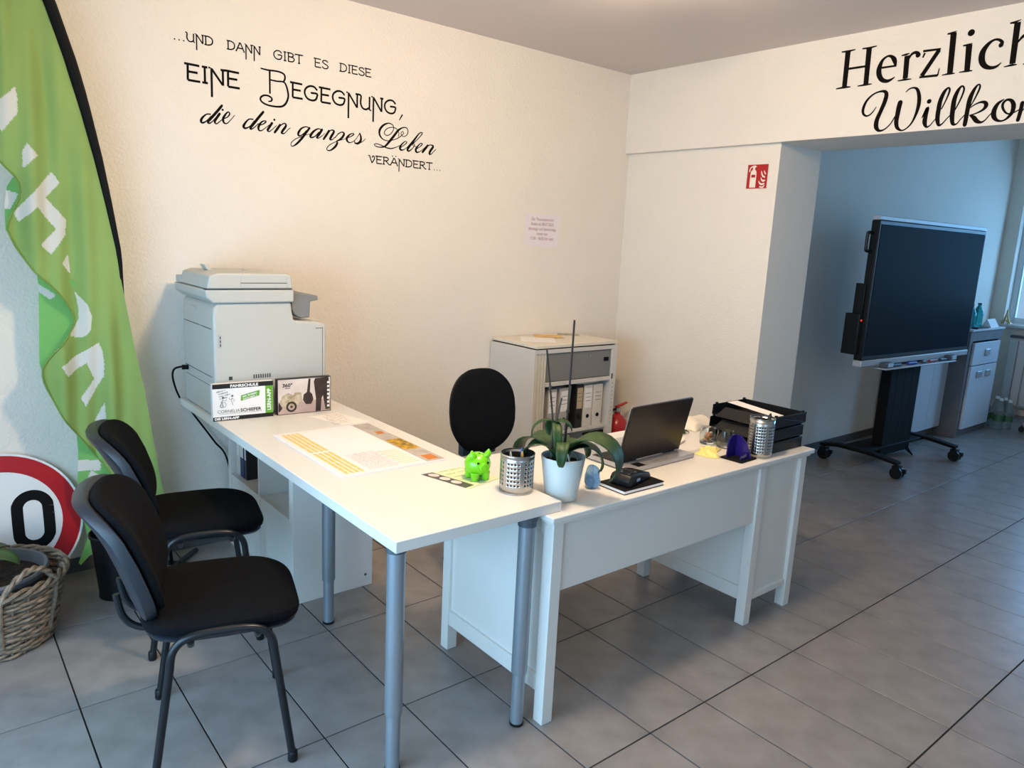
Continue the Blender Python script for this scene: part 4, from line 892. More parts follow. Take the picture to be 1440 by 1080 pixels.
k = MB(); rz(k, X1-.080, 2.150, X1-.002, 2.740, zp); k.build('picture_strip', mat('print_grey', (176, 168, 158), .7, var=(20, .15)), dp, world=True, smooth=0)
k = MB(); rz(k, X1-.072, 2.315, X1-.006, 2.470, zp+.0002); k.build('flower_picture', mat('print_flowers', (214, 164, 26), .6, var=(45, .5, (92, 78, 30))), dp, world=True, smooth=0)
k = MB(); rz(k, X1-.050, 2.56, X1-.018, 2.60, zp+.0002); k.build('orange_mark', mat('print_orange', (196, 116, 44), .6), dp, world=True, smooth=0); k = MB(); rz(k, X1-.062, 2.168, X1-.016, 2.225, zp+.0002); k.build('orange_mark', mat('print_orange', (196, 116, 44), .6), dp, world=True, smooth=0)
k = MB()
for i in range(16): scribble(k, T3, X0+.115, 2.170+.0125*i, .110+.012*(i % 3), .0055, 0, zp+.0002, 40+i)
k.build('small_print', mat('print_lilac', (150, 138, 150), .7), dp, world=True, smooth=0)
# printed notes sheet next to the picture box
ns = thing('notes_sheet', 'white sheet of small handwriting on the table right of the picture box', 'paper', (1.41, 2.88, ZT))
b = MB(); b.prism([(1.315, 2.975), (1.375, 2.785), (1.500, 2.775), (1.450, 2.985)], T3, ZT+e, ZT+.0016); b.build('sheet', mat('note_paper', (240, 232, 220), .8), ns, world=True, smooth=0)
k = MB()
for i in range(9): scribble(k, T3, 1.345+.006*(8-i)*-.4+.02, 2.800+.019*i, .085, .008, .05, ZT+.0019, 70+i)
k.build('handwriting', mat('note_ink', (150, 132, 118), .7), ns, world=True, smooth=0)
# flyer under the piggy bank
fyr = thing('flyer', 'green and white flyer with a dark photo strip under the green piggy bank', 'flyer', (1.41, 1.95, ZT))
A, B_, C_, D_ = Vector((1.304, 2.046)), Vector((1.357, 1.845)), Vector((1.512, 1.878)), Vector((1.472, 2.050))
def bil(u, v_): p_ = (A*(1-u)+D_*u)*(1-v_)+(B_*(1-u)+C_*u)*v_; return p_.x, p_.y
b = MB(); b.prism([bil(0, 0), bil(0, 1), bil(1, 1), bil(1, 0)], T3, ZT+e, ZT+.0016); b.build('sheet', mat('flyer_green', (196, 212, 150), .5, var=(40, .3, (226, 222, 196))), fyr, world=True, smooth=0)
def fq(mb, u0, v0, u1, v1, z): mb.add([(*bil(u0, v0), z), (*bil(u0, v1), z), (*bil(u1, v1), z), (*bil(u1, v0), z)], [(0, 1, 2, 3)])
k = MB(); fq(k, 0, 0, .27, .95, ZT+.0018); k.build('photo_strip', mat('flyer_photo', (74, 66, 66), .4, var=(30, .3)), fyr, world=True, smooth=0)
k = MB()
for i in range(3):
    u, v_ = .15, .15+.25*i
    k.add([(*bil(u+.09*cos(a), v_+.10*sin(a)), ZT+.0020) for a in [2*pi*j/14 for j in range(14)]], [tuple(range(14))])
k.build('photo_faces', mat('flyer_faces', (224, 206, 198), .5, var=(60, .15)), fyr, world=True, smooth=0)
for i in range(5):
    for (ua, ub) in ((.36, .60), (.66, .92)):
        k = MB(); fq(k, ua, .06+.18*i, ub, .078+.18*i, ZT+.0019); k.build('green_line', mat('flyer_lines', (112, 150, 66), .5), fyr, world=True, smooth=0)
# piggy bank
pg = thing('piggy_bank', 'shiny lime green piggy bank standing on the flyer', 'piggy bank', (1.447, 1.918, ZT+.0022), radians(-100))
pg.scale = (1.22, 1.22, 1.16)
M_PIG = mat('pig_green', (112, 204, 14), .22, coat=.6)
MB().sell(.038, .037, .035, 1, 1, 32, 20, at=(0, 0, .044)).build('body', M_PIG, pg)
for sx in (-1, 1):
    for sy in (-1, 1): MB().lathe([(.009, 0), (.011, .002), (.012, .014), (.013, .025)], (sx*.019, sy*.016, 0), 14).build('leg', M_PIG, pg)
for sy in (-1, 1):
    MB().sell(.009, .010, .013, 1, 1, 16, 10, lambda x, y, z: (x*(1-z/.03), y*(1-z/.022), z)).xf(lambda x, y, z, q=sy: (x+.014, y+q*(.023+.25*z), z+.077)).build('ear', M_PIG, pg)
MB().lathe([(.014, 0), (.015, .003), (.013, .014), (0, .015)], seg=18).xf(lambda x, y, z: (.034+z, y, .043+x)).build('snout', M_PIG, pg)
for sy in (-1, 1): MB().sell(.003, .003, .003, 1, 1, 10, 8, at=(.0340, sy*.015, .056)).build('eye', M_BLACK, pg)
MB().box(-.013, -.0022, .0740, .012, .0022, .0786).build('coin_slot', M_BLACK, pg, bevel=.001)
MB().tube(catmull([(-.037, 0, .046), (-.045, .004, .05), (-.046, 0, .055), (-.042, -.003, .052)], 4), .003, 6).build('tail', M_PIG, pg)
tag(MB().lathe([(0, .0005), (.005, .0005), (.0062, .003), (.004, .005), (0, .0052)], (1.528, 1.868, ZT), 14, caps=False).build('cable_grommet', M_BLACK, world=True), 'tiny black stud on the table top beside the steel pen cup', 'stud')

# perforated steel pen cups
def holed_cup(t_, R, Hh, rows, cols, z0, cell, gap):
    """sheet steel cylinder with real round holes; cols holes in groups of four around it"""
    n = 30; mb = MB(); da = 2*pi/n
    pt = lambda a, z: (R*cos(a), R*sin(a), z)
    zs = [z0+cell*i for i in range(rows+1)]
    def quad(a0, a1, za, zb): mb.add([pt(a0, za), pt(a1, za), pt(a1, zb), pt(a0, zb)], [(0, 1, 2, 3)])
    for i in range(n):
        a0 = i*da; a1 = a0+da
        quad(a0, a1, .004, zs[0]); quad(a0, a1, zs[-1], Hh-.004)
        for r in range(rows):
            za, zb = zs[r], zs[r+1]
            if i % 5 == 4: quad(a0, a1, za, zb); continue
            am, zm = (a0+a1)/2, (za+zb)/2; rr = min(cell, R*da)*.29
            o_ = [(a0, za), (am, za), (a1, za), (a1, zm), (a1, zb), (am, zb), (a0, zb), (a0, zm)]
            i_ = [(am+rr/R*cos(t2), zm+rr*sin(t2)) for t2 in [pi*1.25+pi/4*q for q in range(8)]]
            mb.add([pt(*q) for q in o_]+[pt(*q) for q in i_], [(q, (q+1) % 8, 8+(q+1) % 8, 8+q) for q in range(8)])
    mb.build('perforated_wall', M_STEEL, t_, smooth=60, solid=.0010)
    MB().lathe([(0, .001), (R, .001), (R, .005), (0, .005)], seg=40, caps=False).build('bottom', M_STEEL, t_)
    MB().lathe([(R-.001, Hh-.005), (R+.0013, Hh-.005), (R+.0015, Hh), (R-.001, Hh), (R-.001, Hh-.005)], seg=40, caps=False).build('rim', M_STEEL, t_)
    MB().lathe([(R-.004, .006), (R-.004, Hh-.012), (R-.0035, Hh-.012), (R-.0035, .006)], seg=32, caps=False).build('inner_shade', mat('cup_inner_shade', (30, 30, 30), .6), t_)  # added dark sleeve, its colour stands in for shade seen through the holes
def pen(label, base, top, col, r=.004, cap=None):
    t_ = thing('pen', label, 'pen', base)
    v = Vector(top)-Vector(base)
    MB().tube([(0, 0, 0), v*.86], r, 8).build('barrel', mat('pen_%d_%d_%d' % col, col, .35), t_)
    MB().tube([v*.86, v*.95, v], [r*1.1, r*.9, r*.4], 8).build('tip', mat('pen_%d_%d_%d' % (cap or col), cap or col, .35), t_)
c1 = thing('pen_cup', 'short perforated steel pen cup at the table corner', 'pen cup', (1.487, 1.757, ZT+e), .25)
holed_cup(c1, .0555, .128, 6, 0, .024, .0140, 0)
for (lab, dx, dy, ex, ey, h_, col) in (('white pen in the short steel cup', -.02, -.01, -.030, -.016, .122, (226, 226, 224)), ('pale grey pen in the short steel cup', .0, .018, -.006, .030, .124, (196, 200, 204)), ('yellow pencil in the short steel cup', .012, -.012, .016, -.004, .131, (214, 158, 40)), ('blue pen in the short steel cup', .022, .012, .034, .020, .134, (52, 92, 160)), ('black pen in the short steel cup', -.022, .014, -.036, .026, .120, (30, 30, 32))):
    pen(lab, (1.487+dx, 1.757+dy, ZT+.007), (1.487+ex, 1.757+ey, ZT+h_), col)

# orchid
op = thing('flower_pot', 'tall white tapered pot holding the orchid beside the steel cup', 'pot', (1.632, 1.695, ZD+e))
MB().lathe([(0, .0), (.050, .0), (.053, .003), (.0735, .142), (.0735, .146), (.0695, .146), (.066, .128), (.049, .008), (0, .008)], seg=40, caps=False).build('pot', mat('glazed_white', (206, 214, 212), .3), op)
MB().lathe([(0, .126), (.03, .128), (.0655, .124)], seg=32, caps=False).build('bark', mat('orchid_bark', (46, 34, 24), .9, var=(90, .6), bump=(80, 1, .01)), op)
orch = thing('orchid', 'orchid without flowers, drooping dark green leaves and bare stems in the white pot', 'plant', (1.632, 1.695, ZD+.124))
M_OL = mat('orchid_leaf', (40, 66, 30), .5, var=(16, .25), spec=.35)
rt = lambda a: math.atan2(-.62807, .77667)+a    # azimuths relative to the picture's right
leaf((.012, -.006, .015), rt(-.42), .310, .125, 1.2, 3.0, parent=orch, m_=M_OL, fold=.22)
leaf((.014, .006, .012), rt(-.05), .200, .085, 1.0, 2.6, parent=orch, m_=M_OL, fold=.22)
leaf((-.012, .012, .012), rt(pi-.55), .255, .115, 1.15, 2.9, parent=orch, m_=M_OL, fold=.22)
leaf((-.02, .0, .008), rt(pi-.25), .215, .095, 1.25, 3.2, parent=orch, m_=M_OL, fold=.22)
leaf((-.022, -.026, .045), rt(-1.75), .175, .042, 1.25, 3.3, parent=orch, m_=M_OL, fold=.25)
leaf((.0, .01, .02), rt(.45), .150, .075, 1.1, 2.4, parent=orch, m_=M_OL, fold=.25)
leaf((.01, .03, .02), rt(1.6), .17, .07, 1.1, 2.6, parent=orch, m_=M_OL, fold=.25)
M_STEM = mat('orchid_stem', (54, 44, 34), .6, var=(30, .3)); M_STAKE = mat('stake_dark', (44, 30, 26), .6)
q = lambda x, y, z: (x-1.632, y-1.695, z-(ZD+.124))
MB().tube([q(1.640, 1.700, .862), q(1.645, 1.700, 1.10), q(1.648, 1.700, 1.334)], .0034, 8).build('stake', M_STAKE, orch)
MB().tube(catmull([q(1.585, 1.700, .866), q(1.580, 1.700, 1.0), q(1.560, 1.700, 1.12), q(1.536, 1.700, 1.246)], 5), .0030, 8).build('stem', M_STEM, orch)
MB().tube(catmull([q(1.630, 1.700, .866), q(1.635, 1.697, .97), q(1.642, 1.695, 1.06), q(1.645, 1.694, 1.12)], 5), .0030, 8).build('stem', M_STEM, orch)
MB().tube(catmull([q(1.586, 1.690, .995), q(1.594, 1.690, 1.04), q(1.604, 1.690, 1.085)], 4), .0026, 8).build('stem', M_STEM, orch)
for (a, ln, wd, ri, dr_) in ((rt(pi+.1), .115, .022, .35, 1.9), (rt(-.1), .070, .040, .3, 1.5), (rt(-1.45), .115, .030, -.2, 1.9), (rt(pi-1.2), .09, .03, .1, 2.0)):
    leaf(q(1.588, 1.695, 1.005), a, ln, wd, ri, dr_, parent=orch, m_=M_OL, n=10)
for (x, y, z) in ((1.642, 1.698, 1.035), (1.640, 1.698, .985), (1.560, 1.700, 1.12)):
    MB().sell(.006, .006, .009, 1, 1, 10, 8, at=q(x, y, z)).build('node', M_STEM, orch)
for i, (a, l_) in enumerate(((rt(.2), .05), (rt(-1.2), .06), (rt(2.6), .05))):
    MB().tube(catmull([(.02*cos(a), .02*sin(a), .004), (.03*cos(a), .03*sin(a), .030+.006*i), (.045*cos(a), .045*sin(a), .018), (.05*cos(a), .05*sin(a), .004)], 5), .0026, 6).build('air_root', mat('air_root', (166, 168, 150), .5), orch)

# light blue crumpled cloth
def lump(name, label, cat, c, a, b_, h_, m_, seed, nu=28, nv=14, amp=.22, flat_=.02, group=None):
    rr = random.Random(seed); ph = [rr.uniform(0, 6.28) for _ in range(6)]
    def fn(x, y, z):
        u = math.atan2(y, x); k = 1+amp*(.5*sin(3*u+ph[0])+.35*sin(7*u+ph[1]+z*60)+.3*sin(z*90+ph[2]+2*u))
        return (x*k, y*k, max(z*(1+.3*amp*sin(4*u+ph[3])), -h_))
    return tag(MB().sell(a, b_, h_, .9, .9, nu, nv, fn).xf(lambda x, y, z: (x+c[0], y+c[1], z+c[2]+h_)).build(name, m_, world=True), label, cat, group)
lump('cleaning_cloth', 'crumpled light blue cloth standing on the desk beside the orchid pot', 'cloth', (1.792, 1.713, ZD+e), .023, .026, .040, mat('cloth_blue', (86, 136, 186), .9, var=(50, .3, (140, 178, 210)), bump=(70, .8, .006)), 5, amp=.42)

# hardcover notebook with card terminal
nb = thing('notebook', 'black hardcover notebook lying under the card terminal', 'notebook', (1.938, 1.655, ZD+e), radians(0))
nx, ny = .104, .061
MB().box(-nx, -ny, 0, nx, ny, .003).build('cover', M_BLACK, nb, bevel=.001)
MB().box(-nx+.001, -ny+.001, .0031, nx-.004, ny-.001, .0118).build('pages', M_PAPER, nb, smooth=0)
MB().box(-nx, -ny, .012, nx, ny, .016).build('cover', M_BLACK, nb, bevel=.001)
ct = thing('card_terminal', 'black card payment terminal with small white label on the notebook', 'card terminal', (1.936, 1.660, ZD+.0170), radians(14))
MB().prism([(-.080, 0), (.078, 0), (.082, .012), (.070, .024), (.020, .036), (-.030, .042), (-.070, .040), (-.084, .024)], lambda a, b_, t_: (a, t_, b_), -.040, .040).build('housing', M_BLACKP, ct, bevel=.007, bseg=3)
MB().prism([(-.062, .0405), (-.030, .0425), (-.026, .0455), (-.062, .0440)], lambda a, b_, t_: (a, t_, b_), -.028, .028).build('display', mat('terminal_screen', (34, 38, 40), .15), ct, bevel=.002)
kp = MB()
for i in range(4):
    for j in range(3):
        x = -.010+.018*i; z = .0372-.0085*i*.75
        kp.box(x-.0065, -.020+.020*j-.007, z-.004, x+.0065, -.020+.020*j+.007, z+.0035)
kp.build('keypad', mat('terminal_keys', (52, 54, 56), .5), ct, bevel=.0012)
k = MB(); k.box(-.030, -.0408, .012, -.006, -.0402, .022); k.build('label', mat('terminal_label', (180, 186, 190), .5), ct, smooth=0)

# laptop, seen from behind
lt = thing('laptop', 'open silver laptop with black lid seen from behind on the desk', 'laptop', (2.228, 1.93, ZD+e), radians(2))
M_SILV = mat('laptop_silver', (186, 186, 190), .35, metal=.5); M_KEY = mat('laptop_keys', (26, 26, 28), .5)
bs = MB().prism([(-.200, .006), (-.194, .002), (.194, .002), (.200, .006), (.200, .018), (-.200, .018)], lambda a, b_, t_: (a, t_, b_), -.178, .155).build('base', M_SILV, lt, bevel=.002)
MB().box(-.185, -.085, .0181, .185, .035, .0190).build('keyboard_deck', mat('laptop_deck', (58, 58, 60), .5), lt, smooth=0)
ky = []
for j in range(6):
    for i in range(15):
        if j == 5 and 3 < i < 10: continue
        x = -.168+.024*i; y = -.072+.0185*j
        MB().box(x-.0105, y-.008, .0191, x+.0105, y+.008, .0212).build('key', M_KEY, bs, smooth=0)
MB().box(-.06, .055, .0181, .06, .135, .0188).build('touchpad', mat('laptop_pad', (150, 150, 154), .4), bs, smooth=0)
MB().box(-.150, -.172, .0181, -.105, -.130, .0186).build('rear_vent', M_BLACK, bs, smooth=0)
k = MB(); scribble(k, lambda a, b_, t_: (a, b_, t_), -.05, -.160, .10, .010, 0, .0187, 9); k.build('rear_print', mat('rear_print', (120, 100, 96), .5), bs, smooth=0)
th_ = radians(12.5)
def LD(a, b_, t_): return (a, -.102-b_*sin(th_)-t_*cos(th_), .0195+b_*cos(th_)-t_*sin(th_))
ldm = MB().prism([(-.190, .002), (.190, .002), (.190, .228), (.184, .234), (-.184, .234), (-.190, .228)], LD, -.0035, .0035).build('lid', mat('lid_black', (40, 33, 30), .32, metal=.3), lt, bevel=.0015)
MB().prism([(-.1915, .001), (.1915, .001), (.1915, .229), (.185, .2355), (-.185, .2355), (-.1915, .229)], LD, -.0055, -.0036).build('lid_edge', M_SILV, lt, bevel=.0008)
MB().prism([(-.180, .012), (.180, .012), (.180, .222), (-.180, .222)], LD, -.0064, -.0056).build('screen', mat('laptop_screen', (16, 18, 20), .15), lt, smooth=0)
for x in (-.12, .12): MB().cyl((x-.035, -.102, .0195), (x+.035, -.102, .0195), .0055, 10).build('hinge', M_BLACKP, lt)
# small things behind the laptop
def bag(u, v_):
    x = (u-.5)*.24; y = (v_-.5)*.13; k = (1-abs(2*u-1)**3)*(1-abs(2*v_-1)**2.5)
    return (2.895+x*.97-y*.2, 2.11+x*.2+y*.97, ZD+e+.001+k*(.040+.010*sin(u*8)+.006*sin(v_*9+u*5)+.006*abs(sin(u*5+v_*7))))
tag(MB().grid(bag, 30, 20).build('paper_bag', mat('bag_white', (232, 222, 204), .8, bump=(12, .5, .02)), world=True, smooth=25, solid=.0008), 'flattened white paper bag lying at the far corner of the desk', 'bag')
tw = thing('leaf_sprig', 'small dark green sprig lying on the desk right of the laptop', 'sprig', (2.715, 2.045, ZD+e))
for i in range(6): leaf((0, 0, .004), i*1.05, .038, .016, .7, 1.5, parent=tw, m_=M_OL, n=6)
tag(MB().sell(.055, .012, .006, .6, .5, 20, 8).xf(lambda x, y, z: (2.560+x*.94-y*.34, 1.935+x*.34+y*.94, ZD+e+.006+z)).build('stapler', M_PAPER, world=True), 'slim white stapler lying beside the right edge of the laptop', 'stapler')

# glass jars
M_GLASS = mat('clear_glass', (235, 240, 240), .03, trans=1, ior=1.45)
def jar(label, x, y, R, Hh, filled=None):
    t_ = thing('glass_jar', label, 'jar', (x, y, ZD+e))
    MB().lathe([(0, .0), (R*.85, .0), (R, .006), (R*1.06, Hh*.5), (R*.92, Hh), (R*.86, Hh), (R*.99, Hh*.5), (R*.92, .010), (0, .007)], seg=28, caps=False).build('glass', M_GLASS, t_)
    if filled:
        rr = random.Random(3); 
        for i in range(16):
            a = rr.uniform(0, 6.28); r_ = R*.55*math.sqrt(rr.random()); z = .014+.0025*i
            MB().sell(.009, .007, .006, 1, 1, 10, 6, at=(r_*cos(a), r_*sin(a), z)).build('sweet', filled[i % len(filled)], t_)
jar('glass jar with orange sweets on the desk behind the yellow sheet', 2.672, 1.872, .034, .072, [mat('sweet_orange', (206, 132, 86), .4), mat('sweet_cream', (220, 190, 150), .4)])
jar('empty clear glass in front of the black letter trays', 2.690, 1.795, .036, .074)
# yellow cloth, crumpled
def yc(u, v_):
    x = (u-.5)*.155; y = (v_-.5)*.085
    z = .010+.009*sin(u*9+v_*4)*sin(v_*7+1)+.005*sin(u*23-v_*11); z = max(.001, z*(1-abs(2*u-1)**4)*(1-abs(2*v_-1)**4)+.001)
    X_ = x*(1+.12*sin(v_*5)); Y_ = y*(1+.18*sin(u*6+1))
    return (2.552+X_*.85-Y_*.5, 1.776+X_*.5+Y_*.85, ZD+e+z)
tag(MB().grid(yc, 40, 30).build('dust_cloth', mat('cloth_yellow', (232, 222, 138), .9, bump=(60, .3, .004)), world=True, smooth=180, solid=.001), 'crumpled pale yellow cloth lying flat between laptop and card holder', 'cloth')
# purple business card holder
hd = thing('card_holder', 'dark purple plastic card holder on a black base plate at the desk edge', 'card holder', (2.588, 1.655, ZD+e), radians(3)); hd.scale = (1, 1, 1.15)
M_PUR = mat('purple_acrylic', (38, 26, 112), .18, spec=.6, trans=.25)
MB().box(-.058, -.050, 0, .058, .050, .006).build('base_plate', M_BLACK, hd, bevel=.002)
arch = [(-.046, .0061), (.046, .0061), (.044, .050)]+[(.042*cos(a), .052+.032*sin(a)) for a in [pi*i/10 for i in range(1, 10)]]+[(-.044, .050)]
MB().prism(arch, lambda a, b_, t_: (a, t_, b_), .026, .031).build('back_plate', M_PUR, hd, bevel=.0006)
MB().prism([(-.044, .0061), (.026, .0061), (.026, .080), (.010, .082), (-.020, .060), (-.040, .026)], lambda a, b_, t_: (t_, a, b_), .016, .020).build('divider', M_PUR, hd, bevel=.0006)
MB().prism([(-.040, .0061), (.0155, .0061), (.0155, .028), (-.040, .020)], lambda a, b_, t_: (a, t_, b_), -.034, -.030).build('front_lip', M_PUR, hd, bevel=.0006)
# tall steel cup with pens
c2 = thing('pen_cup', 'tall perforated steel cup beside the letter trays', 'pen cup', (2.706, 1.636, ZD+e), .1)
holed_cup(c2, .0505, .165, 9, 0, .020, .0128, 0)
pen('black marker in the tall steel cup', (2.715, 1.630, ZD+.007), (2.738, 1.622, ZD+.182), (24, 24, 26), .007)
pen('black pen in the tall steel cup', (2.700, 1.645, ZD+.007), (2.724, 1.655, ZD+.172), (40, 40, 42), .004)
# letter trays, three tiers
lt_ = thing('letter_trays', 'stack of three black plastic letter trays at the desk end', 'letter tray', (2.905, 1.78, ZD+e))
def tray(z, dx, name='tray'):
    xa, xb_, ya, yb, h_ = -.135+dx, .118+dx, -.160, .150, .046
    mb = MB(); mb.box(xa, ya, z, xb_, yb, z+.003); mb.box(xa, ya, z+.003, xb_, ya+.003, z+h_); mb.box(xa, yb-.003, z+.003, xb_, yb, z+h_); mb.box(xb_-.003, ya+.003, z+.003, xb_, yb-.003, z+h_)
    o_ = mb.build(name, M_BLACKP, lt_, smooth=0, bevel=.0012)
    MB().box(xa+.01, ya-.002, z+h_-.004, xb_+.001, ya+.004, z+h_+.001).build('rim', M_BLACKP, o_, bevel=.001)
    MB().prism([(-.075, .003), (.11, .003), (.085, .045), (-.055, .045)], lambda a, b_, t_: (xa-.035+t_+b_*.8, a, z+b_), 0, .003).build('front_flap', M_BLACKP, o_, bevel=.001)
    for (sx, sy) in ((xa+.02, ya+.006), (xb_-.02, ya+.006), (xa+.02, yb-.006), (xb_-.02, yb-.006)): MB().box(sx-.006, sy-.004, z+h_, sx+.006, sy+.004, z+.0545).build('spacer', M_BLACKP, o_, smooth=0)
tray(.0, -.012); tray(.0545, -.012); tray(.109, 0)
sheet('paper_sheet', [(2.790, 1.632), (2.855, 1.630), (2.935, 1.915), (2.865, 1.918)], ZD+e+.1555, M_PAPER, 'white sheet standing out of the top letter tray', th=.0015)
# ================================================================== fire extinguisher in the corner
fe = thing('fire_extinguisher', 'red fire extinguisher standing in the corner right of the filing cabinet', 'fire extinguisher', (3.735, 3.37, 0))
M_RED = mat('extinguisher_red', (170, 22, 26), .3, coat=.4)
MB().lathe([(.062, 0), (.075, .008), (.078, .03), (.078, .34), (.070, .385), (.040, .420), (.022, .430), (.022, .445)], seg=28).build('cylinder', M_RED, fe)
MB().lathe([(.0785, .14), (.0786, .26)], seg=28, caps=False).build('label', mat('extinguisher_label', (206, 190, 168), .5), fe)
MB().lathe([(.020, .445), (.024, .450), (.022, .475), (.012, .480)], seg=16).build('valve', M_STEEL, fe)
MB().prism([(-.02, .478), (.03, .482), (.09, .500), (.088, .510), (.02, .498), (-.022, .492)], lambda a, b_, t_: (a, t_, b_), -.010, .010).build('handle', M_RED, fe, bevel=.003)
MB().tube(catmull([(-.02, 0, .468), (-.07, -.01, .46), (-.096, -.01, .40), (-.094, -.01, .25), (-.086, -.01, .16)], 6), .008, 8).build('hose', M_BLACK, fe)

# ================================================================== presentation screen on a rolling stand
tv = thing('display_stand', 'large interactive screen on a black rolling stand in the far room', 'screen', (6.00, 2.47, 0), radians(-2.5))
w2, z0_, z1_ = .85, .862, 1.832
MB().box(-w2, -.10, z0_, w2, -.04, z1_).build('screen_body', M_BLACKP, tv, bevel=.006)
MB().box(-w2+.022, -.1030, z0_+.030, w2-.022, -.1001, z1_-.028).build('screen_glass', mat('screen_glass', (38, 48, 57), .35, spec=.1, ior=1.08), tv, bevel=.001)
M_BAR = mat('screen_bar_grey', (172, 178, 184), .4)
MB().box(-w2, -.095, z1_+.0004, w2+.012, -.045, z1_+.030).build('top_bar', M_BAR, tv, bevel=.004)
MB().box(-w2-.004, -.106, z0_-.045, w2+.004, -.040, z0_-.0004).build('bottom_bar', M_BAR, tv, bevel=.006)
tr = MB().prism([(-.60, 0), (.52, 0), (.52, .012), (-.60, .012)], lambda a, b_, t_: (a, t_, z0_-.075+b_), -.165, -.06).build('pen_tray', M_BAR, tv, bevel=.004)
for (xa, col, l_) in ((-.40, (40, 42, 46), .13), (-.16, (44, 60, 150), .13), (.03, (60, 66, 76), .05), (.18, (150, 62, 74), .12), (.36, (44, 60, 66), .12)):
    MB().cyl((xa-l_/2, -.13, z0_-.051), (xa+l_/2, -.13, z0_-.051), .0115, 12).build('marker', mat('marker_%d_%d' % (col[0], col[2]), col, .5), tr)
for xa in (-.54, .485):
    e_ = MB().box(xa-.055, -.155, z0_-.0625, xa+.055, -.105, z0_-.022).build('eraser', M_DKGREYP, tr, bevel=.006)
    MB().box(xa-.025, -.1562, z0_-.055, xa+.048, -.1552, z0_-.028).build('eraser_label', mat('eraser_label', (180, 206, 216), .5), e_, smooth=0)
MB().tube(catmull([(-w2+.002, -.06, 1.745), (-w2-.055, -.06, 1.745), (-w2-.068, -.06, 1.73), (-w2-.068, -.06, 1.64), (-w2-.055, -.06, 1.622), (-w2+.002, -.06, 1.622)], 4), .011, 8).build('side_handle', M_BLACKP, tv)
sb = MB().box(-w2-.055, -.075, .905, -w2-.0004, .03, 1.19).build('computer_box', M_BLACKP, tv, bevel=.004)
MB().box(-w2-.035, -.0762, 1.140, -w2-.018, -.0750, 1.150).build('status_light', mat('red_led', (220, 40, 30), .4, emit=((255, 40, 24), 2.5)), sb, smooth=0)
MB().box(-w2-.022, -.07, 1.19, -w2-.0004, .0, 1.40).build('cable_cover', M_BLACKP, sb, bevel=.003)
MB().box(-.235, -.03, .06, .235, .05, 1.40).build('column', M_BLACK, tv, bevel=.008)
for xx in (-.12, .0, .12): MB().box(xx-.004, -.0315, .12, xx+.004, -.0302, .80).build('column_groove', M_BLACKP, tv, smooth=0)
MB().box(-.46, -.04, .115, .46, .16, .14).build('base_plate', M_BLACK, tv, bevel=.006)
for xx in (-.49, .45):
    ar = MB().prism([(-.30, .105), (-.27, .105), (-.08, .125), (.16, .125), (.29, .105), (.31, .105), (.31, .125), (.17, .150), (-.09, .150), (-.30, .125)], lambda a, b_, t_: (xx+t_, a, b_), -.035, .035).build('base_leg', M_BLACK, tv, bevel=.006)
    for yy in (-.285, .290):
        cs = MB()
        for q_ in (-.018, .018): cs.cyl((xx+q_-.009, yy-.01, .044), (xx+q_+.009, yy-.01, .044), .044, 20)
        cs.box(xx-.028, yy-.03, .070, xx+.028, yy+.02, .095); cs.cyl((xx, yy, .09), (xx, yy, .106), .012, 10); cs.box(xx+.010, yy-.062, .045, xx+.030, yy-.035, .075)
        cs.build('castor', M_BLACKP, ar, smooth=35)
MB().tube(catmull([(.20, .0, .13), (.20, -.05, .06), (.24, -.06, .02), (.30, -.02, .012), (.33, .06, .05), (.30, .10, .115)], 5), .006, 8).build('cable', M_BLACK, tv)

# ================================================================== sideboard in the far room
M_CONC = mat('concrete_look', (104, 102, 104), .6, var=(6, .16), bump=(14, .1, .004))
M_FRONT = mat('sideboard_white_front', (206, 212, 220), .35)
sbd = thing('sideboard', 'concrete grey sideboard with white drawer and doors under the far window', 'cabinet', (7.73, 2.67, 0))
SX0, SX1, SY0, SY1, SH = 7.285, 8.060, 2.450, 2.900, .975
MB().box(SX0, SY0+.02, .0, SX0+.03, SY1, SH).build('side_panel', M_CONC, sbd, world=True, bevel=.002)
MB().box(SX1-.03, SY0+.02, .0, SX1, SY1, SH).build('side_panel', M_CONC, sbd, world=True, bevel=.002)
MB().box(SX0+.03, SY1-.015, .0, SX1-.03, SY1, SH).build('back_panel', M_CONC, sbd, world=True, smooth=0)
MB().box(SX0+.03, SY0+.03, .0, SX1-.03, SY1-.015, .07).build('plinth', M_CONC, sbd, world=True, smooth=0)
MB().box(SX0+.03, SY0+.02, SH-.09, SX1-.03, SY1-.015, SH).build('top_rail', M_CONC, sbd, world=True, smooth=0)
MB().box(SX0-.01, SY0+.004, SH+.0002, SX1+.01, SY1, SH+.018).build('top_board', mat('sideboard_top', (190, 194, 198), .4), sbd, world=True, bevel=.003)
def handle(o_, x, z, yb=SY0):
    MB().prism([(x-.055, z-.030), (x+.055, z-.030), (x+.055, z+.030), (x-.055, z+.030)], lambda a, b_, t_: (a, t_, b_), yb-.012, yb-.0002).build('handle', mat('handle_steel', (178, 184, 192), .35, metal=.4), o_, world=True, bevel=.005)
dr = MB().box(SX0+.075, SY0, .665, SX1-.075, SY0+.02, .870).build('drawer', M_FRONT, sbd, world=True, bevel=.002); handle(dr, 7.68, .775)
xm = (SX0+SX1)/2
for (xa, xb_, hx_) in ((SX0+.075, xm-.002, xm-.11), (xm+.002, SX1-.075, xm+.11)):
    do = MB().box(xa, SY0, .075, xb_, SY0+.02, .655).build('door', M_FRONT, sbd, world=True, bevel=.002); handle(do, hx_, .575)
MB().box(SX0+.03, SY0+.021, .07, SX0+.075, SY0+.036, SH-.09).build('stile', M_CONC, sbd, world=True, smooth=0)
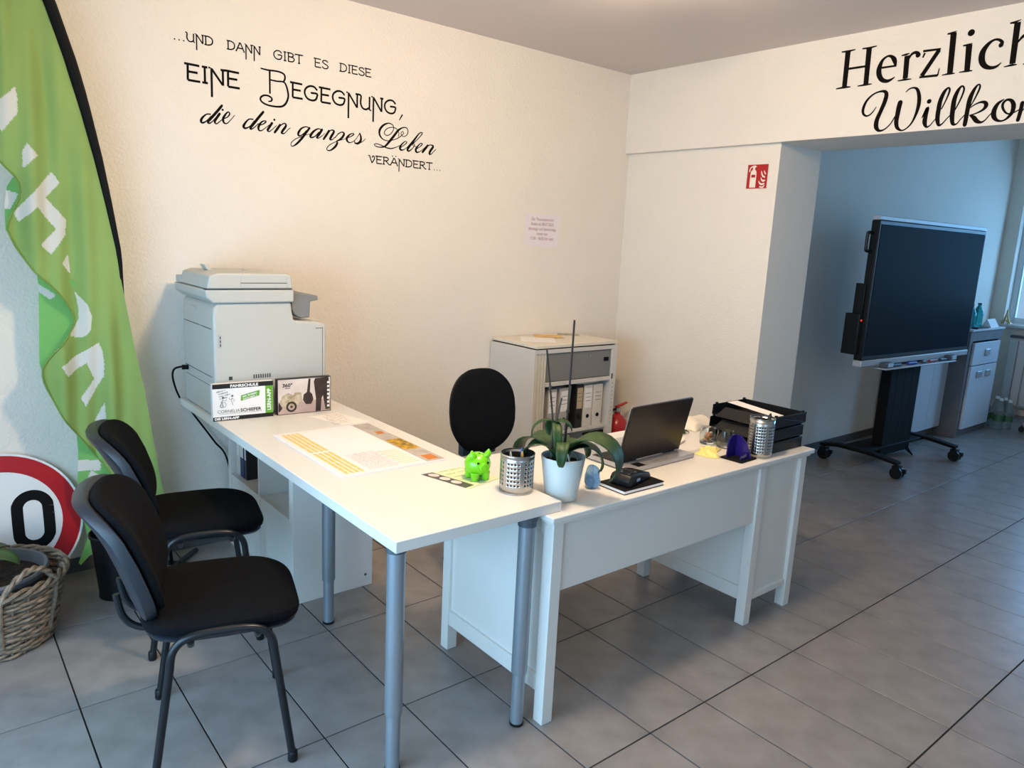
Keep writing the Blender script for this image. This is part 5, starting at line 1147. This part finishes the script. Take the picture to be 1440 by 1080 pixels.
MB().box(SX1-.075, SY0+.021, .07, SX1-.03, SY0+.036, SH-.09).build('stile', M_CONC, sbd, world=True, smooth=0)
# lower white unit behind the screen
wu = thing('low_cabinet', 'white low cabinet behind the screen stand against the far wall', 'cabinet', (6.98, 2.75, 0))
MB().box(6.68, 2.63, .08, 7.2845, 2.928, .96).build('body', M_FRONT, wu, world=True, bevel=.003)
MB().box(6.70, 2.65, 0, 7.27, 2.92, .08).build('plinth', M_SKIRT, wu, world=True, smooth=0)
for (xa, xb_) in ((6.682, 6.981), (6.985, 7.283)): MB().box(xa, 2.612, .085, xb_, 2.6298, .955).build('door', M_FRONT, wu, world=True, bevel=.002)
# bottles
M_PET = mat('turquoise_bottle', (70, 196, 204), .08, trans=.75, ior=1.3); M_PETC = mat('bottle_cap_blue', (40, 90, 120), .5); M_PETG = mat('clear_bottle', (188, 204, 206), .08, trans=.8, ior=1.3)
def bottle(name, label, x, y, z, R, Hh, m_, cap, group, band=None):
    t_ = thing(name, label, 'bottle', (x, y, z), group=group)
    MB().lathe([(0, .002), (R*.8, 0), (R, Hh*.04), (R*.94, Hh*.2), (R, Hh*.25), (R*.94, Hh*.42), (R, Hh*.47), (R, Hh*.62), (R*.6, Hh*.8), (R*.34, Hh*.9), (R*.34, Hh*.93)], seg=18).build('bottle_body', m_, t_)
    MB().lathe([(R*.40, Hh*.93), (R*.40, Hh)], seg=14).build('cap', cap, t_)
    if band: MB().lathe([(R*1.01, Hh*.26), (R*1.01, Hh*.46)], seg=18, caps=False).build('label_band', band, t_)
ZS = SH+.0185
bottle('water_bottle', 'turquoise bottle on the sideboard, hidden most by the screen edge', 7.47, 2.56, ZS, .040, .215, M_PET, M_PETC, 'turquoise bottles on the sideboard')
bottle('water_bottle', 'turquoise bottle on the sideboard, middle one of three', 7.60, 2.62, ZS, .040, .22, M_PET, M_PETC, 'turquoise bottles on the sideboard')
bottle('water_bottle', 'turquoise bottle on the sideboard, nearest the folded white card', 7.70, 2.58, ZS, .042, .22, M_PET, M_PETC, 'turquoise bottles on the sideboard')
M_GB = mat('bottle_label_green', (60, 104, 70), .5)
for i, (x, y, lab) in enumerate(((8.13, 2.40, 'clear water bottle on the floor closest to the sideboard'), (8.23, 2.35, 'clear water bottle on the floor, front right of the group'), (8.22, 2.46, 'clear water bottle on the floor behind the front ones'), (8.33, 2.42, 'clear water bottle on the floor nearest the radiator'), (8.13, 2.52, 'clear water bottle on the floor at the back of the group'))):
    bottle('floor_bottle', lab, x, y, .0005, .043, .30-.02*(i % 2), M_PETG, mat('cap_white', (214, 220, 222), .5), 'water bottles on the floor', M_GB)
# little tower souvenir
to = thing('tower_figurine', 'small golden lattice tower souvenir standing on the far window sill', 'figurine', (9.02, 2.75, .9552))
M_GOLD = mat('souvenir_gold', (176, 146, 88), .35, metal=.8)
for (sx, sy) in ((-1, -1), (-1, 1), (1, -1), (1, 1)):
    MB().tube([(sx*.032, sy*.032, 0), (sx*.020, sy*.020, .035), (sx*.011, sy*.011, .075), (sx*.004, sy*.004, .135), (0, 0, .150)], [.007, .006, .005, .003, .002], 6).build('leg', M_GOLD, to)
for z, r_ in ((.036, .026), (.078, .015), (.140, .008)): MB().box(-r_, -r_, z, r_, r_, z+.005).build('platform', M_GOLD, to, smooth=0)
MB().cyl((0, 0, .15), (0, 0, .175), .0015, 6).build('mast', M_GOLD, to)
pcard = MB(); pcard.prism([(-.045, 0), (.045, 0), (0, .075)], lambda a, b_, t_: (7.86+t_, 2.52+a, ZS+b_), -.10, .10)
tag(pcard.build('place_card', M_PAPER, world=True, smooth=0), 'folded white card standing at the front of the sideboard', 'card')
sheet('booklet', [(7.40, 2.462), (7.66, 2.462), (7.66, 2.512), (7.40, 2.512)], ZS, M_CK, 'dark booklet lying at the front edge of the sideboard', 'booklet', th=.012)
sheet('booklet', [(7.80, 2.68), (7.98, 2.66), (7.99, 2.80), (7.81, 2.82)], ZS, M_PAPER, 'white booklet lying behind the card on the sideboard', 'booklet', th=.012)
# radiator
rd = thing('radiator', 'white panel radiator on the wall under the far window', 'radiator', (8.99, 1.6, .10))
M_RAD = mat('radiator_white', (200, 198, 196), .45)
for i in range(22):
    y = 2.62-.085*i
    MB().box(8.945, y-.038, .12, 8.968, y+.038, .80).build('radiator_rib', M_RAD, rd, world=True, bevel=.006)
MB().box(8.968, .77, .10, 9.040, 2.665, .825).build('panel', M_RAD, rd, world=True, bevel=.004)
MB().box(8.945, .77, .826, 9.045, 2.665, .850).build('top_grille', M_DKGREYP, rd, world=True, bevel=.003)
for y in (1.0, 2.4): MB().box(9.040, y-.02, .3, 9.1, y+.02, .34).build('bracket', M_RAD, rd, world=True, smooth=0)
for y in (2.58, 2.52): MB().cyl((9.0, y, 0), (9.0, y, .101), .009, 10).build('pipe', M_RAD, rd, world=True)
# second office chair, only a castor of it shows at the right edge
oc2 = thing('office_chair', 'grey based swivel chair of which only a castor shows at the right edge', 'chair', (8.30, 1.93, 0), radians(118))
M_GRB = mat('chair_base_grey', (150, 154, 158), .4)
star_base(oc2, 5, .30, M_GRB)
MB().lathe([(.03, .09), (.03, .22), (.016, .221), (.016, .40)], seg=16).build('gas_column', M_BLACKM, oc2)
MB().sell(.22, .235, .045, .5, .5, 40, 12).xf(lambda x, y, z: (x+.03, y, z+.455)).build('seat', M_FABRIC, oc2)
MB().sell(.205, .20, .03, .6, .62, 36, 12, ob).build('backrest', M_FABRIC, oc2)
MB().tube(catmull([(-.21, 0, .66), (-.235, 0, .56), (-.22, 0, .46), (-.14, 0, .42), (.0, 0, .415)], 6), .018, 10).build('back_bracket', M_BLACKP, oc2)
